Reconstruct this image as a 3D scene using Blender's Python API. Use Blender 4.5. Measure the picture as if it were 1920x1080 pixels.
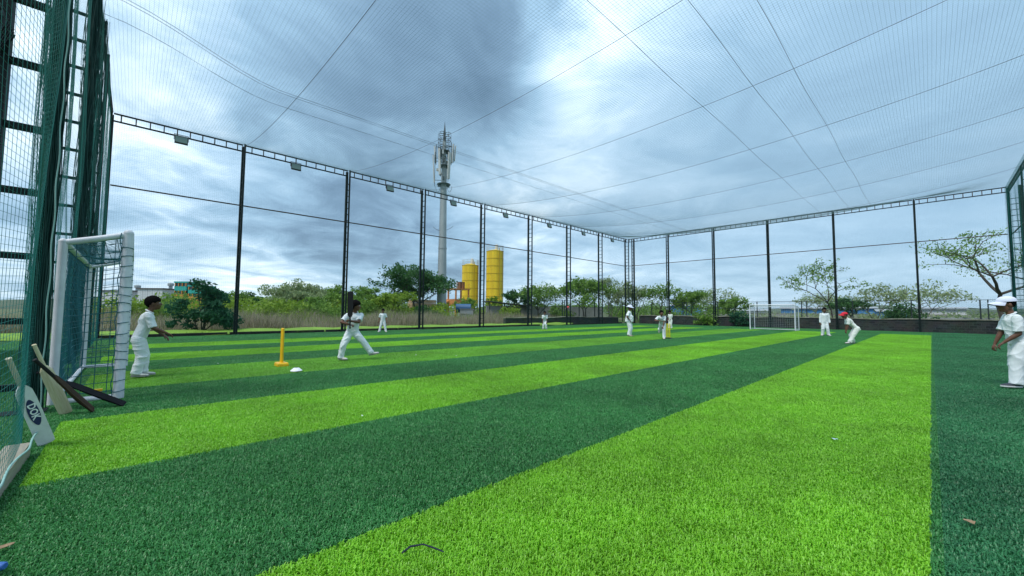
import bpy, bmesh, math, random
import numpy as np
from mathutils import Vector, Matrix
R = math.radians
sc = bpy.context.scene
for o in list(bpy.data.objects): bpy.data.objects.remove(o)
COL = sc.collection
random.seed(7)

# ------------------------------------------------------------------ camera
cd = bpy.data.cameras.new('camera'); cam = bpy.data.objects.new('camera', cd); COL.objects.link(cam)
cd.sensor_width = 36; cd.lens = 13.971; cd.clip_start = 0.05; cd.clip_end = 3000
YAW, PIT, ROL = R(46.505), R(3.312), R(0.461)
fw = Vector((math.cos(YAW)*math.cos(PIT), math.sin(YAW)*math.cos(PIT), math.sin(PIT)))
rt0 = Vector((math.sin(YAW), -math.cos(YAW), 0)); up0 = rt0.cross(fw)
rt = rt0*math.cos(ROL)+up0*math.sin(ROL); up = up0*math.cos(ROL)-rt0*math.sin(ROL)
M = Matrix((rt, up, -fw)).transposed().to_4x4(); M.translation = (0, 0, 1.2)
cam.matrix_world = M; sc.camera = cam

# ------------------------------------------------------------------ exposure
sc.view_settings.view_transform = 'Standard'; sc.view_settings.look = 'None'
sc.view_settings.exposure = 0.92; sc.view_settings.gamma = 1; sc.view_settings.use_curve_mapping = False
sc.render.engine = 'CYCLES'
sc.cycles.use_denoising = True
sc.cycles.max_bounces = 6; sc.cycles.transparent_max_bounces = 12
sc.cycles.sample_clamp_indirect = 6

# ------------------------------------------------------------------ world: cloudy sky
SUN_EL, SUN_AZ = R(58), R(182)       # high sun veiled by cloud
w = bpy.data.worlds.new('World'); sc.world = w; w.use_nodes = True
nt = w.node_tree; nt.nodes.clear()
def N(t, **k):
    n = nt.nodes.new(t)
    for a, b in k.items(): setattr(n, a, b)
    return n
def mth(op, a, b=None, clamp=False):
    n = N('ShaderNodeMath', operation=op); n.use_clamp = clamp
    for i, v in enumerate((a, b)):
        if v is None: continue
        if isinstance(v, (int, float)): n.inputs[i].default_value = v
        else: nt.links.new(v, n.inputs[i])
    return n.outputs[0]
tc = N('ShaderNodeTexCoord'); D = tc.outputs['Generated']
sep = N('ShaderNodeSeparateXYZ'); nt.links.new(D, sep.inputs[0])
zc = mth('ADD', mth('MAXIMUM', sep.outputs[2], 0.0), 0.16)
cmb = N('ShaderNodeCombineXYZ')
nt.links.new(mth('DIVIDE', sep.outputs[0], zc), cmb.inputs[0]); nt.links.new(mth('DIVIDE', sep.outputs[1], zc), cmb.inputs[1])
def noise(scale, detail, rough, dist=0.0, off=(0, 0, 0)):
    mp = N('ShaderNodeMapping'); mp.inputs['Location'].default_value = off
    nt.links.new(cmb.outputs[0], mp.inputs['Vector'])
    n = N('ShaderNodeTexNoise'); n.inputs['Scale'].default_value = scale; n.inputs['Detail'].default_value = detail
    n.inputs['Roughness'].default_value = rough; n.inputs['Distortion'].default_value = dist
    nt.links.new(mp.outputs[0], n.inputs['Vector']); return n.outputs['Fac']
n1 = noise(0.75, 9, 0.56, 0.4, (3.1, 1.7, 0)); n2 = noise(2.3, 8, 0.6, 0.5, (0.4, 5.2, 0))
def blob(d, r, amp):
    v = N('ShaderNodeVectorMath', operation='DOT_PRODUCT'); v.inputs[1].default_value = Vector(d).normalized()
    nt.links.new(D, v.inputs[0])
    e = mth('EXPONENT', mth('MULTIPLY', mth('SUBTRACT', v.outputs['Value'], 1.0), 2.0/(r*r)))
    return mth('MULTIPLY', e, amp) if amp < 0 or amp == .8 else mth('MULTIPLY', mth('MULTIPLY', e, amp), mth('MULTIPLY', n2, 2.0))
calm = blob((0.96, 0.0, 0.25), 0.62, 0.8)                   # even veil of cloud towards +X
amp = mth('SUBTRACT', 1.0, calm)
f = mth('ADD', mth('MULTIPLY', mth('SUBTRACT', n1, 0.5), 0.85), mth('MULTIPLY', mth('SUBTRACT', n2, 0.5), 0.75))
f = mth('MULTIPLY', f, amp)
f = mth('ADD', f, 0.575)
for d, r, a in [((.433, .729, .53), .25, -.30), ((.369, .842, .393), .20, -.20), ((.55, .66, .52), .10, -.16), ((.40, .62, .68), .2, -.14), ((.58, .62, .53), .09, -.12), ((.96, .0, .35), .45, -.10), ((.86, .15, .49), .35, -.09), ((.30, .93, .17), .16, -.17), ((.50, .84, .15), .14, -.16), ((.62, .76, .12), .10, -.06),
                ((.661, .548, .512), .13, .24), ((.70, .52, .45), .07, .12), ((.671, .443, .595), .16, .18), ((.62, .46, .64), .09, .18), ((.04, .94, .339), .12, .12), ((-.03, .89, .45), .22, .10),
                ((.026, .982, .20), .10, .14), ((.713, .675, .19), .07, .16), ((.185, .982, .045), .10, .22), ((.55, .80, .30), .12, .10), ((.611, .722, .326), .10, .08), ((.80, .6, .06), .12, .05), ((.96, .05, .12), .5, .03)]:
    f = mth('ADD', f, blob(d, r, a))
rp = N('ShaderNodeValToRGB'); cr = rp.color_ramp
stops = [(0.0, (.075, .13, .195)), (.25, (.13, .215, .305)), (.45, (.22, .35, .47)), (.6, (.335, .475, .60)), (.78, (.55, .68, .77)), (1.0, (.95, .97, 1.0))]
cr.elements[0].position = 0; cr.elements[1].position = 1
for p_, c_ in stops[1:-1]: cr.elements.new(p_)
for el, (p_, c_) in zip(cr.elements, stops): el.position = p_; el.color = (*c_, 1)
nt.links.new(f, rp.inputs[0])
# clouds brighten with elevation as an overcast sky does
el_gain = mth('ADD', mth('MULTIPLY', mth('MAXIMUM', sep.outputs[2], 0.0), 4.0), 8.6)
vm = N('ShaderNodeVectorMath', operation='SCALE'); nt.links.new(rp.outputs[0], vm.inputs[0]); nt.links.new(el_gain, vm.inputs['Scale'])
sky = N('ShaderNodeTexSky', sky_type='NISHITA'); sky.sun_disc = False
sky.sun_elevation = SUN_EL; sky.sun_rotation = R(90)-SUN_AZ
mix = N('ShaderNodeMix', data_type='RGBA'); mix.inputs['Factor'].default_value = 0.93
nt.links.new(sky.outputs[0], mix.inputs['A']); nt.links.new(vm.outputs[0], mix.inputs['B'])
bg = N('ShaderNodeBackground'); bg.inputs['Strength'].default_value = 0.10
nt.links.new(mix.outputs['Result'], bg.inputs['Color'])
out = N('ShaderNodeOutputWorld'); nt.links.new(bg.outputs[0], out.inputs[0])

# ------------------------------------------------------------------ sun (veiled by cloud)
sl = bpy.data.lights.new('sun', 'SUN'); sl.energy = 1.5; sl.angle = R(12); sl.color = (1, .965, .91)
so = bpy.data.objects.new('sun', sl); COL.objects.link(so)
sdir = Vector((math.cos(SUN_EL)*math.cos(SUN_AZ), math.cos(SUN_EL)*math.sin(SUN_AZ), math.sin(SUN_EL)))
so.rotation_euler = sdir.to_track_quat('Z', 'Y').to_euler()

# ------------------------------------------------------------------ helpers
def tag(o, label=None, cat=None, group=None, kind=None):
    if label: o['label'] = label
    if cat: o['category'] = cat
    if group: o['group'] = group
    if kind: o['kind'] = kind
    return o
def empty(name, loc=(0, 0, 0), rz=0, parent=None):
    o = bpy.data.objects.new(name, None); COL.objects.link(o); o.location = loc; o.rotation_euler = (0, 0, rz)
    o.empty_display_size = 0.1
    if parent: o.parent = parent
    return o
MATS = {}
def mat(name, col, rough=0.7, var=0.0, vscale=8.0, bump=0.0, bscale=40.0, metal=0.0, col2=None, transl=0.0, spec=0.4, coords='Object', stretch=None):
    if name in MATS: return MATS[name]
    m = bpy.data.materials.new(name); m.use_nodes = True; t = m.node_tree; b = t.nodes['Principled BSDF']
    b.inputs['Roughness'].default_value = rough; b.inputs['Metallic'].default_value = metal
    b.inputs['Specular IOR Level'].default_value = spec
    b.inputs['Base Color'].default_value = (*col, 1)
    tcn = t.nodes.new('ShaderNodeTexCoord'); vec = tcn.outputs[coords]
    if stretch:
        mp = t.nodes.new('ShaderNodeMapping'); mp.inputs['Scale'].default_value = stretch
        t.links.new(vec, mp.inputs['Vector']); vec = mp.outputs[0]
    if var or col2:
        n = t.nodes.new('ShaderNodeTexNoise'); n.inputs['Scale'].default_value = vscale; n.inputs['Detail'].default_value = 6
        n.inputs['Roughness'].default_value = .62
        t.links.new(vec, n.inputs['Vector'])
        r = t.nodes.new('ShaderNodeValToRGB'); r.color_ramp.elements[0].position = .34; r.color_ramp.elements[1].position = .68
        c2 = col2 or tuple(min(1, c*(1+var)) for c in col); c1 = col if col2 else tuple(c*(1-var) for c in col)
        r.color_ramp.elements[0].color = (*c1, 1); r.color_ramp.elements[1].color = (*c2, 1)
        t.links.new(n.outputs['Fac'], r.inputs[0]); t.links.new(r.outputs[0], b.inputs['Base Color'])
    if bump:
        n = t.nodes.new('ShaderNodeTexNoise'); n.inputs['Scale'].default_value = bscale; n.inputs['Detail'].default_value = 4
        t.links.new(vec, n.inputs['Vector'])
        bp = t.nodes.new('ShaderNodeBump'); bp.inputs['Strength'].default_value = bump; bp.inputs['Distance'].default_value = .02
        t.links.new(n.outputs['Fac'], bp.inputs['Height']); t.links.new(bp.outputs[0], b.inputs['Normal'])
    if transl:
        o = t.nodes['Material Output']; tr = t.nodes.new('ShaderNodeBsdfTranslucent'); mx = t.nodes.new('ShaderNodeMixShader')
        mx.inputs[0].default_value = transl; t.links.new(b.outputs[0], mx.inputs[1]); t.links.new(tr.outputs[0], mx.inputs[2])
        src = b.inputs['Base Color'].links
        if src: t.links.new(src[0].from_socket, tr.inputs[0])
        else: tr.inputs[0].default_value = (*col, 1)
        t.links.new(mx.outputs[0], o.inputs['Surface'])
    MATS[name] = m; return m

class MB:
    def __init__(s): s.v = []; s.f = []
    def add(s, vs, fs):
        k = len(s.v); s.v += [tuple(v) for v in vs]; s.f += [tuple(i+k for i in f) for f in fs]; return s
    def box(s, c, size, rot=None):
        x, y, z = (q/2 for q in size)
        vs = [Vector((a*x, b*y, d*z)) for d in (-1, 1) for b in (-1, 1) for a in (-1, 1)]
        if rot is not None: vs = [rot @ v for v in vs]
        vs = [v+Vector(c) for v in vs]
        return s.add(vs, [(0, 2, 3, 1), (4, 5, 7, 6), (0, 1, 5, 4), (2, 6, 7, 3), (1, 3, 7, 5), (0, 4, 6, 2)])
    def tube(s, pts, rad, n=6, cap=True):
        pts = [Vector(p) for p in pts]
        if not hasattr(rad, '__len__'): rad = [rad]*len(pts)
        rings = []; pv = None
        for i, p in enumerate(pts):
            d = (pts[min(i+1, len(pts)-1)]-pts[max(i-1, 0)]).normalized()
            a = Vector((0, 0, 1)) if abs(d.z) < .9 else Vector((1, 0, 0))
            u = (a-d*a.dot(d)).normalized() if pv is None else (pv-d*pv.dot(d)).normalized()
            pv = u; v2 = d.cross(u)
            rings.append([p+(u*math.cos(2*math.pi*k/n)+v2*math.sin(2*math.pi*k/n))*rad[i] for k in range(n)])
        vs = [v for r in rings for v in r]
        fs = [(i*n+k, i*n+(k+1) % n, (i+1)*n+(k+1) % n, (i+1)*n+k) for i in range(len(pts)-1) for k in range(n)]
        if cap: fs += [tuple(range(n))[::-1], tuple((len(pts)-1)*n+k for k in range(n))]
        return s.add(vs, fs)
    def loft(s, rings):     # rings: (centre, u, v, ru, rv)
        n = 16; vs = []
        for c, u, v, ru, rv in rings:
            for k in range(n):
                a = 2*math.pi*k/n; vs.append(Vector(c)+Vector(u)*(ru*math.cos(a))+Vector(v)*(rv*math.sin(a)))
        m = len(rings)
        fs = [(i*n+k, i*n+(k+1) % n, (i+1)*n+(k+1) % n, (i+1)*n+k) for i in range(m-1) for k in range(n)]
        fs += [tuple(range(n))[::-1], tuple((m-1)*n+k for k in range(n))]
        return s.add(vs, fs)
    def lathe(s, c, prof, n=24):
        c = Vector(c); vs = []
        for r, z in prof:
            for k in range(n):
                a = 2*math.pi*k/n; vs.append(c+Vector((r*math.cos(a), r*math.sin(a), z)))
        m = len(prof)
        fs = [(i*n+k, i*n+(k+1) % n, (i+1)*n+(k+1) % n, (i+1)*n+k) for i in range(m-1) for k in range(n)]
        fs += [tuple(range(n))[::-1], tuple((m-1)*n+k for k in range(n))]
        return s.add(vs, fs)
    def capsule(s, a, b, ra, rb, n=12):
        a, b = Vector(a), Vector(b); d = b-a; L = d.length; d = d.normalized() if L > 1e-6 else Vector((0, 0, 1))
        pts, rad = [], []
        for t in (-.98, -.8, -.5, 0): pts.append(a+d*ra*t); rad.append(ra*math.sqrt(max(0, 1-t*t)))
        for t in (0, .5, .8, .98): pts.append(b+d*rb*t); rad.append(rb*math.sqrt(max(0, 1-t*t)))
        if L < 1e-6: pts.pop(3); rad.pop(3)
        return s.tube(pts, rad, n)
    def ellipsoid(s, c, r, rot=None, nu=16, nv=10):
        vs = []; 
        for i in range(1, nv):
            t = math.pi*i/nv
            for k in range(nu):
                a = 2*math.pi*k/nu; vs.append(Vector((r[0]*math.sin(t)*math.cos(a), r[1]*math.sin(t)*math.sin(a), r[2]*math.cos(t))))
        vs += [Vector((0, 0, r[2])), Vector((0, 0, -r[2]))]
        if rot is not None: vs = [rot @ v for v in vs]
        vs = [v+Vector(c) for v in vs]; m = nv-1
        fs = [(i*nu+k, (i+1)*nu+k, (i+1)*nu+(k+1) % nu, i*nu+(k+1) % nu) for i in range(m-1) for k in range(nu)]
        fs += [(m*nu, k, (k+1) % nu) for k in range(nu)] + [(m*nu+1, (m-1)*nu+(k+1) % nu, (m-1)*nu+k) for k in range(nu)]
        return s.add(vs, fs)
    def mesh(s, name, m, smooth=False):
        me = bpy.data.meshes.new(name); me.from_pydata(s.v, [], s.f); me.update()
        if m: me.materials.append(m)
        if smooth: me.shade_smooth(); me.set_sharp_from_angle(angle=R(42))
        return me
    def build(s, name, m, parent=None, smooth=False, loc=None, rz=0):
        return link(name, s.mesh(name, m, smooth), parent, loc, rz)
def link(name, me, parent=None, loc=None, rz=0):
    o = bpy.data.objects.new(name, me); COL.objects.link(o)
    if parent: o.parent = parent
    if loc is not None: o.location = loc
    if rz: o.rotation_euler = (0, 0, rz)
    return o
def npmesh(name, V, F, m, smooth=False):
    me = bpy.data.meshes.new(name); V = np.asarray(V, np.float32); F = np.asarray(F, np.int32); k = F.shape[1]
    me.vertices.add(len(V)); me.vertices.foreach_set('co', V.ravel())
    me.loops.add(F.size); me.loops.foreach_set('vertex_index', F.ravel())
    me.polygons.add(len(F)); me.polygons.foreach_set('loop_start', np.arange(0, F.size, k, dtype=np.int32))
    me.update(calc_edges=True); me.validate()
    if m: me.materials.append(m)
    if smooth: me.shade_smooth()
    return me
def ordw(i): return ['first', 'second', 'third', 'fourth', 'fifth', 'sixth', 'seventh', 'eighth', 'ninth', 'tenth'][i]

# ------------------------------------------------------------------ field geometry
YL, YR, XF, XN, HT = 22.25, -3.5, 38.2, -1.03, 9.0
LX = [-1.0, 3.47, 8.42, 13.25, 18.2, 23.2, 28.2, 33.2, 38.2]
FY = [22.25, 17.9, 13.57, 9.24, 4.9, 0.55, -3.5]
STRIPES = [0.0, 2.07, 4.17, 6.2, 8.25, 10.35, 12.25, 14.1, 16.0, 17.8]

def turf_material(name, blades):
    m = bpy.data.materials.new(name); m.use_nodes = True; t = m.node_tree; b = t.nodes['Principled BSDF']
    nn = t.nodes.new; L = t.links.new
    g = nn('ShaderNodeNewGeometry'); s = nn('ShaderNodeSeparateXYZ'); L(g.outputs['Position'], s.inputs[0])
    jn = nn('ShaderNodeTexNoise'); jn.inputs['Scale'].default_value = 9; L(g.outputs['Position'], jn.inputs['Vector'])
    def ma(op, a, c=None):
        n = nn('ShaderNodeMath'); n.operation = op
        for i, v in enumerate((a, c)):
            if v is None: continue
            if isinstance(v, (int, float)): n.inputs[i].default_value = v
            else: L(v, n.inputs[i])
        return n.outputs[0]
    y = ma('ADD', s.outputs[1], ma('MULTIPLY', ma('SUBTRACT', jn.outputs['Fac'], .5), .05))
    fac = ma('DIVIDE', ma('ADD', y, 4.0), 28.0)
    ramp = nn('ShaderNodeValToRGB'); ramp.color_ramp.interpolation = 'CONSTANT'; e = ramp.color_ramp.elements
    e[0].position = 0; e[0].color = (0, 0, 0, 1); e[1].position = (0+4)/28; e[1].color = (1, 1, 1, 1)
    for i, yy in enumerate(STRIPES[1:], 1):
        q = e.new((yy+4)/28); v = (1 if i % 2 == 0 else 0)
        if i == 4: v = .72
        q.color = (v, v, v, 1)
    L(fac, ramp.inputs[0])
    ins = ma('MULTIPLY', ma('GREATER_THAN', s.outputs[0], -.5), ma('LESS_THAN', s.outputs[0], 32.6))
    k = ma('MULTIPLY', ramp.outputs[0], ins)
    big = nn('ShaderNodeTexNoise'); big.inputs['Scale'].default_value = .55; big.inputs['Detail'].default_value = 5; L(g.outputs['Position'], big.inputs['Vector'])
    med = nn('ShaderNodeTexNoise'); med.inputs['Scale'].default_value = 3.3; med.inputs['Detail'].default_value = 4; L(g.outputs['Position'], med.inputs['Vector'])
    fine = nn('ShaderNodeTexNoise'); fine.inputs['Scale'].default_value = 14 if blades else 60; fine.inputs['Detail'].default_value = 3; L(g.outputs['Position'], fine.inputs['Vector'])
    def mixc(f_, a, c):
        n = nn('ShaderNodeMix'); n.data_type = 'RGBA'
        if isinstance(f_, float): n.inputs['Factor'].default_value = f_
        else: L(f_, n.inputs['Factor'])
        for key, v in (('A', a), ('B', c)):
            if isinstance(v, tuple): n.inputs[key].default_value = (*v, 1)
            else: L(v, n.inputs[key])
        return n.outputs['Result']
    lime = mixc(fine.outputs['Fac'], (.165, .45, .010), (.31, .66, .04))
    dark = mixc(fine.outputs['Fac'], (.025, .18, .038), (.090, .34, .092))
    wear = ma('MULTIPLY', ma('LESS_THAN', s.outputs[1], 0.0), .55)
    dark = mixc(wear, dark, mixc(big.outputs['Fac'], (.01, .10, .06), (.05, .25, .12)))
    c = mixc(k, dark, lime)
    hs = nn('ShaderNodeHueSaturation'); L(c, hs.inputs['Color']); L(ma('ADD', ma('ADD', ma('MULTIPLY', big.outputs['Fac'], 1.0), ma('MULTIPLY', med.outputs['Fac'], .55)), .22), hs.inputs['Value'])
    col = hs.outputs[0] if blades else mixc(.72, hs.outputs[0], (.012, .016, .012))
    b.inputs['Roughness'].default_value = .42 if blades else .9; b.inputs['Specular IOR Level'].default_value = .48 if blades else .1
    L(col, b.inputs['Base Color'])
    if blades:
        o = t.nodes['Material Output']; tr = nn('ShaderNodeBsdfTranslucent'); mx = nn('ShaderNodeMixShader'); mx.inputs[0].default_value = .35
        L(col, tr.inputs[0]); L(b.outputs[0], mx.inputs[1]); L(tr.outputs[0], mx.inputs[2]); L(mx.outputs[0], o.inputs['Surface'])
    return m

# ground outside the pitch
gm = mat('soil_and_weeds', (.10, .085, .05), .95, col2=(.07, .12, .03), vscale=.35, bump=.6, bscale=3)
b = MB(); S = 1500
b.add([(-S, -S, -.035), (S, -S, -.035), (S, S, -.035), (-S, S, -.035)], [(0, 1, 2, 3)])
tag(b.build('ground', gm), kind='structure')
b = MB(); b.add([(-12, YR-.3, -.012), (XF+.25, YR-.3, -.012), (XF+.25, YL+.3, -.012), (-12, YL+.3, -.012)], [(0, 1, 2, 3)])
turf = tag(b.build('turf', turf_material('turf_backing', False)), kind='structure')
# bright grass verge along the long side
gv = mat('verge_grass', (.13, .23, .02), .9, col2=(.19, .34, .03), vscale=1.2, bump=.8, bscale=14)
b = MB(); xs = np.linspace(-6, 30, 60); vs = []
for x in xs:
    for y_, z_ in ((YL+.42, .02), (YL+1.0, .10), (YL+2.2, .16), (YL+3.6, .10), (YL+5.5, -.04)):
        vs.append((x, y_+.12*math.sin(x*1.7), z_+.035*math.sin(x*2.3+y_*3)))
b.add(vs, [(i*5+k, (i+1)*5+k, (i+1)*5+k+1, i*5+k+1) for i in range(59) for k in range(4)])
tag(b.build('grass_verge', gv, smooth=True), kind='structure')
rng = np.random.default_rng(3)

# turf blades: one tile of bent blades repeated over the pitch
def blade_tile(n, size=1.0):
    px = rng.uniform(-size/2, size/2, n); py = rng.uniform(-size/2, size/2, n)
    cl = np.sin(px*2*np.pi*3+1.3*np.sin(py*2*np.pi*2))+np.sin(py*2*np.pi*4+1.7*np.sin(px*2*np.pi))   # drift of the lie
    az = rng.uniform(0, 6.283, n)+.25*cl; ln = rng.uniform(.016, .029, n); le = rng.uniform(.55, 1.5, n); wd = rng.uniform(.0018, .0031, n)
    dx, dy = np.cos(az), np.sin(az); sx, sy = -dy*wd, dx*wd
    z1 = ln*.55*np.cos(le*.5); h1 = ln*.55*np.sin(le*.5); z2 = z1+ln*.45*np.cos(le*1.35); h2 = h1+ln*.45*np.sin(le*1.35)
    z0 = np.full(n, -.012)
    V = np.stack([np.stack([px-sx, py-sy, z0], 1), np.stack([px+sx, py+sy, z0], 1),
                  np.stack([px+dx*h1+sx, py+dy*h1+sy, z1], 1), np.stack([px+dx*h1-sx, py+dy*h1-sy, z1], 1),
                  np.stack([px+dx*h2+sx*.5, py+dy*h2+sy*.5, z2], 1), np.stack([px+dx*h2-sx*.5, py+dy*h2-sy*.5, z2], 1)], 1).reshape(-1, 3)
    k = np.arange(n)[:, None]*6
    F = np.concatenate([k+np.array([[0, 1, 2, 3]]), k+np.array([[3, 2, 4, 5]])])
    return V, F
tm = turf_material('turf_blade', True)
V, F = blade_tile(15000)
tile = bpy.data.objects.new('turf_tile', npmesh('turf_tile', V, F, tm))
pts = [(x+.5, y+.5, 0) for x in range(-3, 38) for y in range(-4, 22)]
me = bpy.data.meshes.new('turf_points'); me.from_pydata(pts, [], [])
tb = link('turf_blades', me); tag(tb, 'short artificial grass blades covering the striped pitch', 'turf', kind='stuff')
ng = bpy.data.node_groups.new('scatter_turf', 'GeometryNodeTree')
ng.interface.new_socket('Geometry', in_out='INPUT', socket_type='NodeSocketGeometry'); ng.interface.new_socket('Geometry', in_out='OUTPUT', socket_type='NodeSocketGeometry')
gi = ng.nodes.new('NodeGroupInput'); go = ng.nodes.new('NodeGroupOutput'); oi = ng.nodes.new('GeometryNodeObjectInfo'); oi.inputs['Object'].default_value = tile
ip = ng.nodes.new('GeometryNodeInstanceOnPoints'); rv = ng.nodes.new('FunctionNodeRandomValue'); rv.data_type = 'INT'
rv.inputs['Min'].default_value = 0; rv.inputs['Max'].default_value = 3
mm = ng.nodes.new('ShaderNodeMath'); mm.operation = 'MULTIPLY'; mm.inputs[1].default_value = math.pi/2
cx = ng.nodes.new('ShaderNodeCombineXYZ')
ri = next(s for s in rv.outputs if s.enabled) if any(s.enabled for s in rv.outputs) else rv.outputs[2]
for s_ in rv.inputs:
    if s_.type == 'INT' and s_.name == 'Max': s_.default_value = 3
    if s_.type == 'INT' and s_.name == 'Min': s_.default_value = 0
ng.links.new(rv.outputs[2], mm.inputs[0]); ng.links.new(mm.outputs[0], cx.inputs[2])
ng.links.new(gi.outputs[0], ip.inputs['Points']); ng.links.new(oi.outputs['Geometry'], ip.inputs['Instance']); ng.links.new(cx.outputs[0], ip.inputs['Rotation'])
ng.links.new(ip.outputs[0], go.inputs[0])
md = tb.modifiers.new('scatter', 'NODES'); md.node_group = ng

# ------------------------------------------------------------------ steel cage
steel = mat('dark_green_steel', (.008, .013, .013), .6, var=.35, vscale=3, metal=0, spec=.2)
steelr = mat('rusty_primer_steel', (.10, .05, .035), .6, col2=(.04, .03, .028), vscale=5)
def shared(mb, name, m): return mb.mesh(name, m)
def chord_mesh(h, r):
    return MB().box((0, 0, h/2), (2*r, 2*r, h)).mesh('chord', steel)
RUNGS = {}
def rung_mesh(L, r, axis, m=None):
    key = (round(L, 3), r, axis, m.name if m else '')
    if key not in RUNGS:
        s = [2*r]*3; s['xyz'.index(axis)] = L
        RUNGS[key] = MB().box((0, 0, 0), s).mesh('rung', m or steel)
    return RUNGS[key]
def lattice_post(parent, x, y, axis, out, h=HT, d=.42, rs=.345, rc=.045, rr=.016, base=0.0):
    # two chords, `d` apart along axis; out=+1/-1 is the outward side
    dx, dy = ((1, 0) if axis == 'x' else (0, 1)); dx *= out*d; dy *= out*d
    mb = MB().box((0, 0, h/2), (2*rc*.8, 2*rc*.8, h)).box((dx, dy, h/2), (2*rc*1.25, 2*rc*1.25, h)).box((dx/2, dy/2, .012), (abs(dx)+.26, abs(dy)+.26, .02))
    p = mb.build('post', steel, parent, loc=(x, y, 0))
    k = int((h-.4)/rs)
    for i in range(k): link('rung', rung_mesh(d-2*rc, rr, axis), p, loc=(dx/2, dy/2, .3+i*rs))
    return p
def top_beam(parent, a, b_, axis, n):
    a, b_ = Vector(a), Vector(b_); dv = b_-a; L = dv.length
    mb = MB(); c = (a+b_)/2; s = [.055]*3; s['xyz'.index(axis)] = L
    mb.box((0, 0, 0), s).box((0, 0, -.30), s)
    o = mb.build('beam', steel, parent, loc=c)
    for i in range(n+1):
        t = (i+.5)/(n+1); q = (a-c)+dv*t
        link('rung', rung_mesh(.25, .02, 'z', steelr), o, loc=(q.x, q.y, -.15))
    return o
fl = empty('cage_frame', (18, YL, 0)); tag(fl, 'black steel lattice frame of the long side, in front of the silos', 'cage frame', 'steel frames of the net cage')
for i, x in enumerate(LX): lattice_post(fl, x-18, -.12, 'y', 1)
for i in range(8): top_beam(fl, (LX[i]-18+.06, 0, HT-.03), (LX[i+1]-18-.06, 0, HT-.03), 'x', 9)
MB().box((0.6, .06, 6.08), (XF-XN-.2, .05, .05)).build('mid_rail', steelr, fl)
ff = empty('cage_frame', (XF, 9.4, 0)); tag(ff, 'black steel lattice frame of the far end, behind the white goal', 'cage frame', 'steel frames of the net cage')
for i, y in enumerate(FY[1:]): lattice_post(ff, -.12 if i < 5 else 0, y-9.4, 'x', 1)
lattice_post(ff, 0.02, YL-9.4-.5, 'x', 1, rc=.05)
for i in range(6): top_beam(ff, (0, FY[i+1]-9.4+.06, HT-.03), (0, FY[i]-9.4-.06, HT-.03), 'y', 9)
MB().box((.06, 0, 6.1), (.05, YL-YR-.2, .05)).build('mid_rail', steelr, ff)
fr = empty('cage_frame', (18, YR, 0)); tag(fr, 'green black steel frame of the right side, at the right picture edge', 'cage frame', 'steel frames of the net cage')
for i, x in enumerate(LX[1:]): lattice_post(fr, x-18, -.0, 'y', -1)
for i in range(1, 8): top_beam(fr, (LX[i]-18+.06, 0, HT-.03), (LX[i+1]-18-.06, 0, HT-.03), 'x', 9)
MB().box((2.8, -.06, 6.1), (XF-3.2, .05, .05)).build('mid_rail', steelr, fr)
fn = empty('cage_frame', (0, 0, 0)); tag(fn, 'heavy dark green lattice frame rising beside the near goal', 'cage frame', 'steel frames of the net cage')
lattice_post(fn, -.81, 7.1, 'x', -1, d=.43, rs=.74, rc=.07, rr=.036)
for x, y in ((-1.0, 12.8), (-.94, 17.2), (-.6, -.9)): lattice_post(fn, x, y, 'x', -1, d=.36, rs=.62, rc=.055, rr=.028)
top_beam(fn, (-.98, -.8, HT-.03), (-.98, 22.1, HT-.03), 'y', 44)
# timber kerb under the near net
kt = mat('weathered_timber', (.20, .18, .13), .85, col2=(.34, .31, .25), vscale=9, bump=.4, stretch=(1, .1, 1))
k = MB(); k.box((-.62, 3.1, .05), (.13, 3.9, .12)); o = k.build('kerb', kt); tag(o, 'weathered timber kerb board under the near net', 'kerb', kind='thing')

# ------------------------------------------------------------------ nets (every cord is real)
def cords(lines, r, n=3):
    """lines: list of (m,3) arrays -> one mesh of thin tubes"""
    Vs, Fs, off = [], [], 0
    ang = np.arange(n)*2*np.pi/n
    for P in lines:
        P = np.asarray(P, float); m = len(P)
        d = np.gradient(P, axis=0); d /= np.linalg.norm(d, axis=1)[:, None]+1e-9
        md_ = np.abs(d.mean(0)); a = np.eye(3)[int(np.argmin(md_))]
        u = np.cross(d, a); u /= np.linalg.norm(u, axis=1)[:, None]; v = np.cross(d, u)
        ring = P[:, None, :]+r*(np.cos(ang)[None, :, None]*u[:, None, :]+np.sin(ang)[None, :, None]*v[:, None, :])
        Vs.append(ring.reshape(-1, 3))
        i = np.arange(m-1)[:, None]*n; k_ = np.arange(n)[None, :]; k2 = (k_+1) % n
        Fs.append((off+np.stack([i+k_, i+k2, i+n+k2, i+n+k_], -1)).reshape(-1, 4)); off += m*n
    return np.concatenate(Vs), np.concatenate(Fs)
def net_obj(name, lines, r, m, n=3, parent=None):
    V, F = cords(lines, r, n); return link(name, npmesh(name, V, F, m), parent)
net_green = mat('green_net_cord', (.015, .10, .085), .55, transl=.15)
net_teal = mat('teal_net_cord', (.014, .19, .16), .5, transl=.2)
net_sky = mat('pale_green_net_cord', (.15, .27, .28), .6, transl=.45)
cable_m = mat('steel_cable', (.06, .075, .09), .5)
def ss(t): t = np.clip(t, 0, 1); return t*t*(3-2*t)
def ceil_z(x, y, billow=.07):
    u = np.clip((y-YR)/(YL-YR), 0, 1); s_ = (4*u*(1-u))**.8
    e = ss((x-XN)/4.2)*ss((XF-x)/4.6)
    ph = np.interp(x, LX, np.arange(9)); bill = np.sin(np.pi*(ph % 1))
    return HT-1.14*s_*e-billow*bill*np.minimum(1, s_*2)
cell = .085
lines = []
ys = np.linspace(YR, YL, 22)
for x in np.arange(XN+.03, XF, cell): lines.append(np.stack([np.full(22, x), ys, ceil_z(np.full(22, x), ys)], 1))
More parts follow.
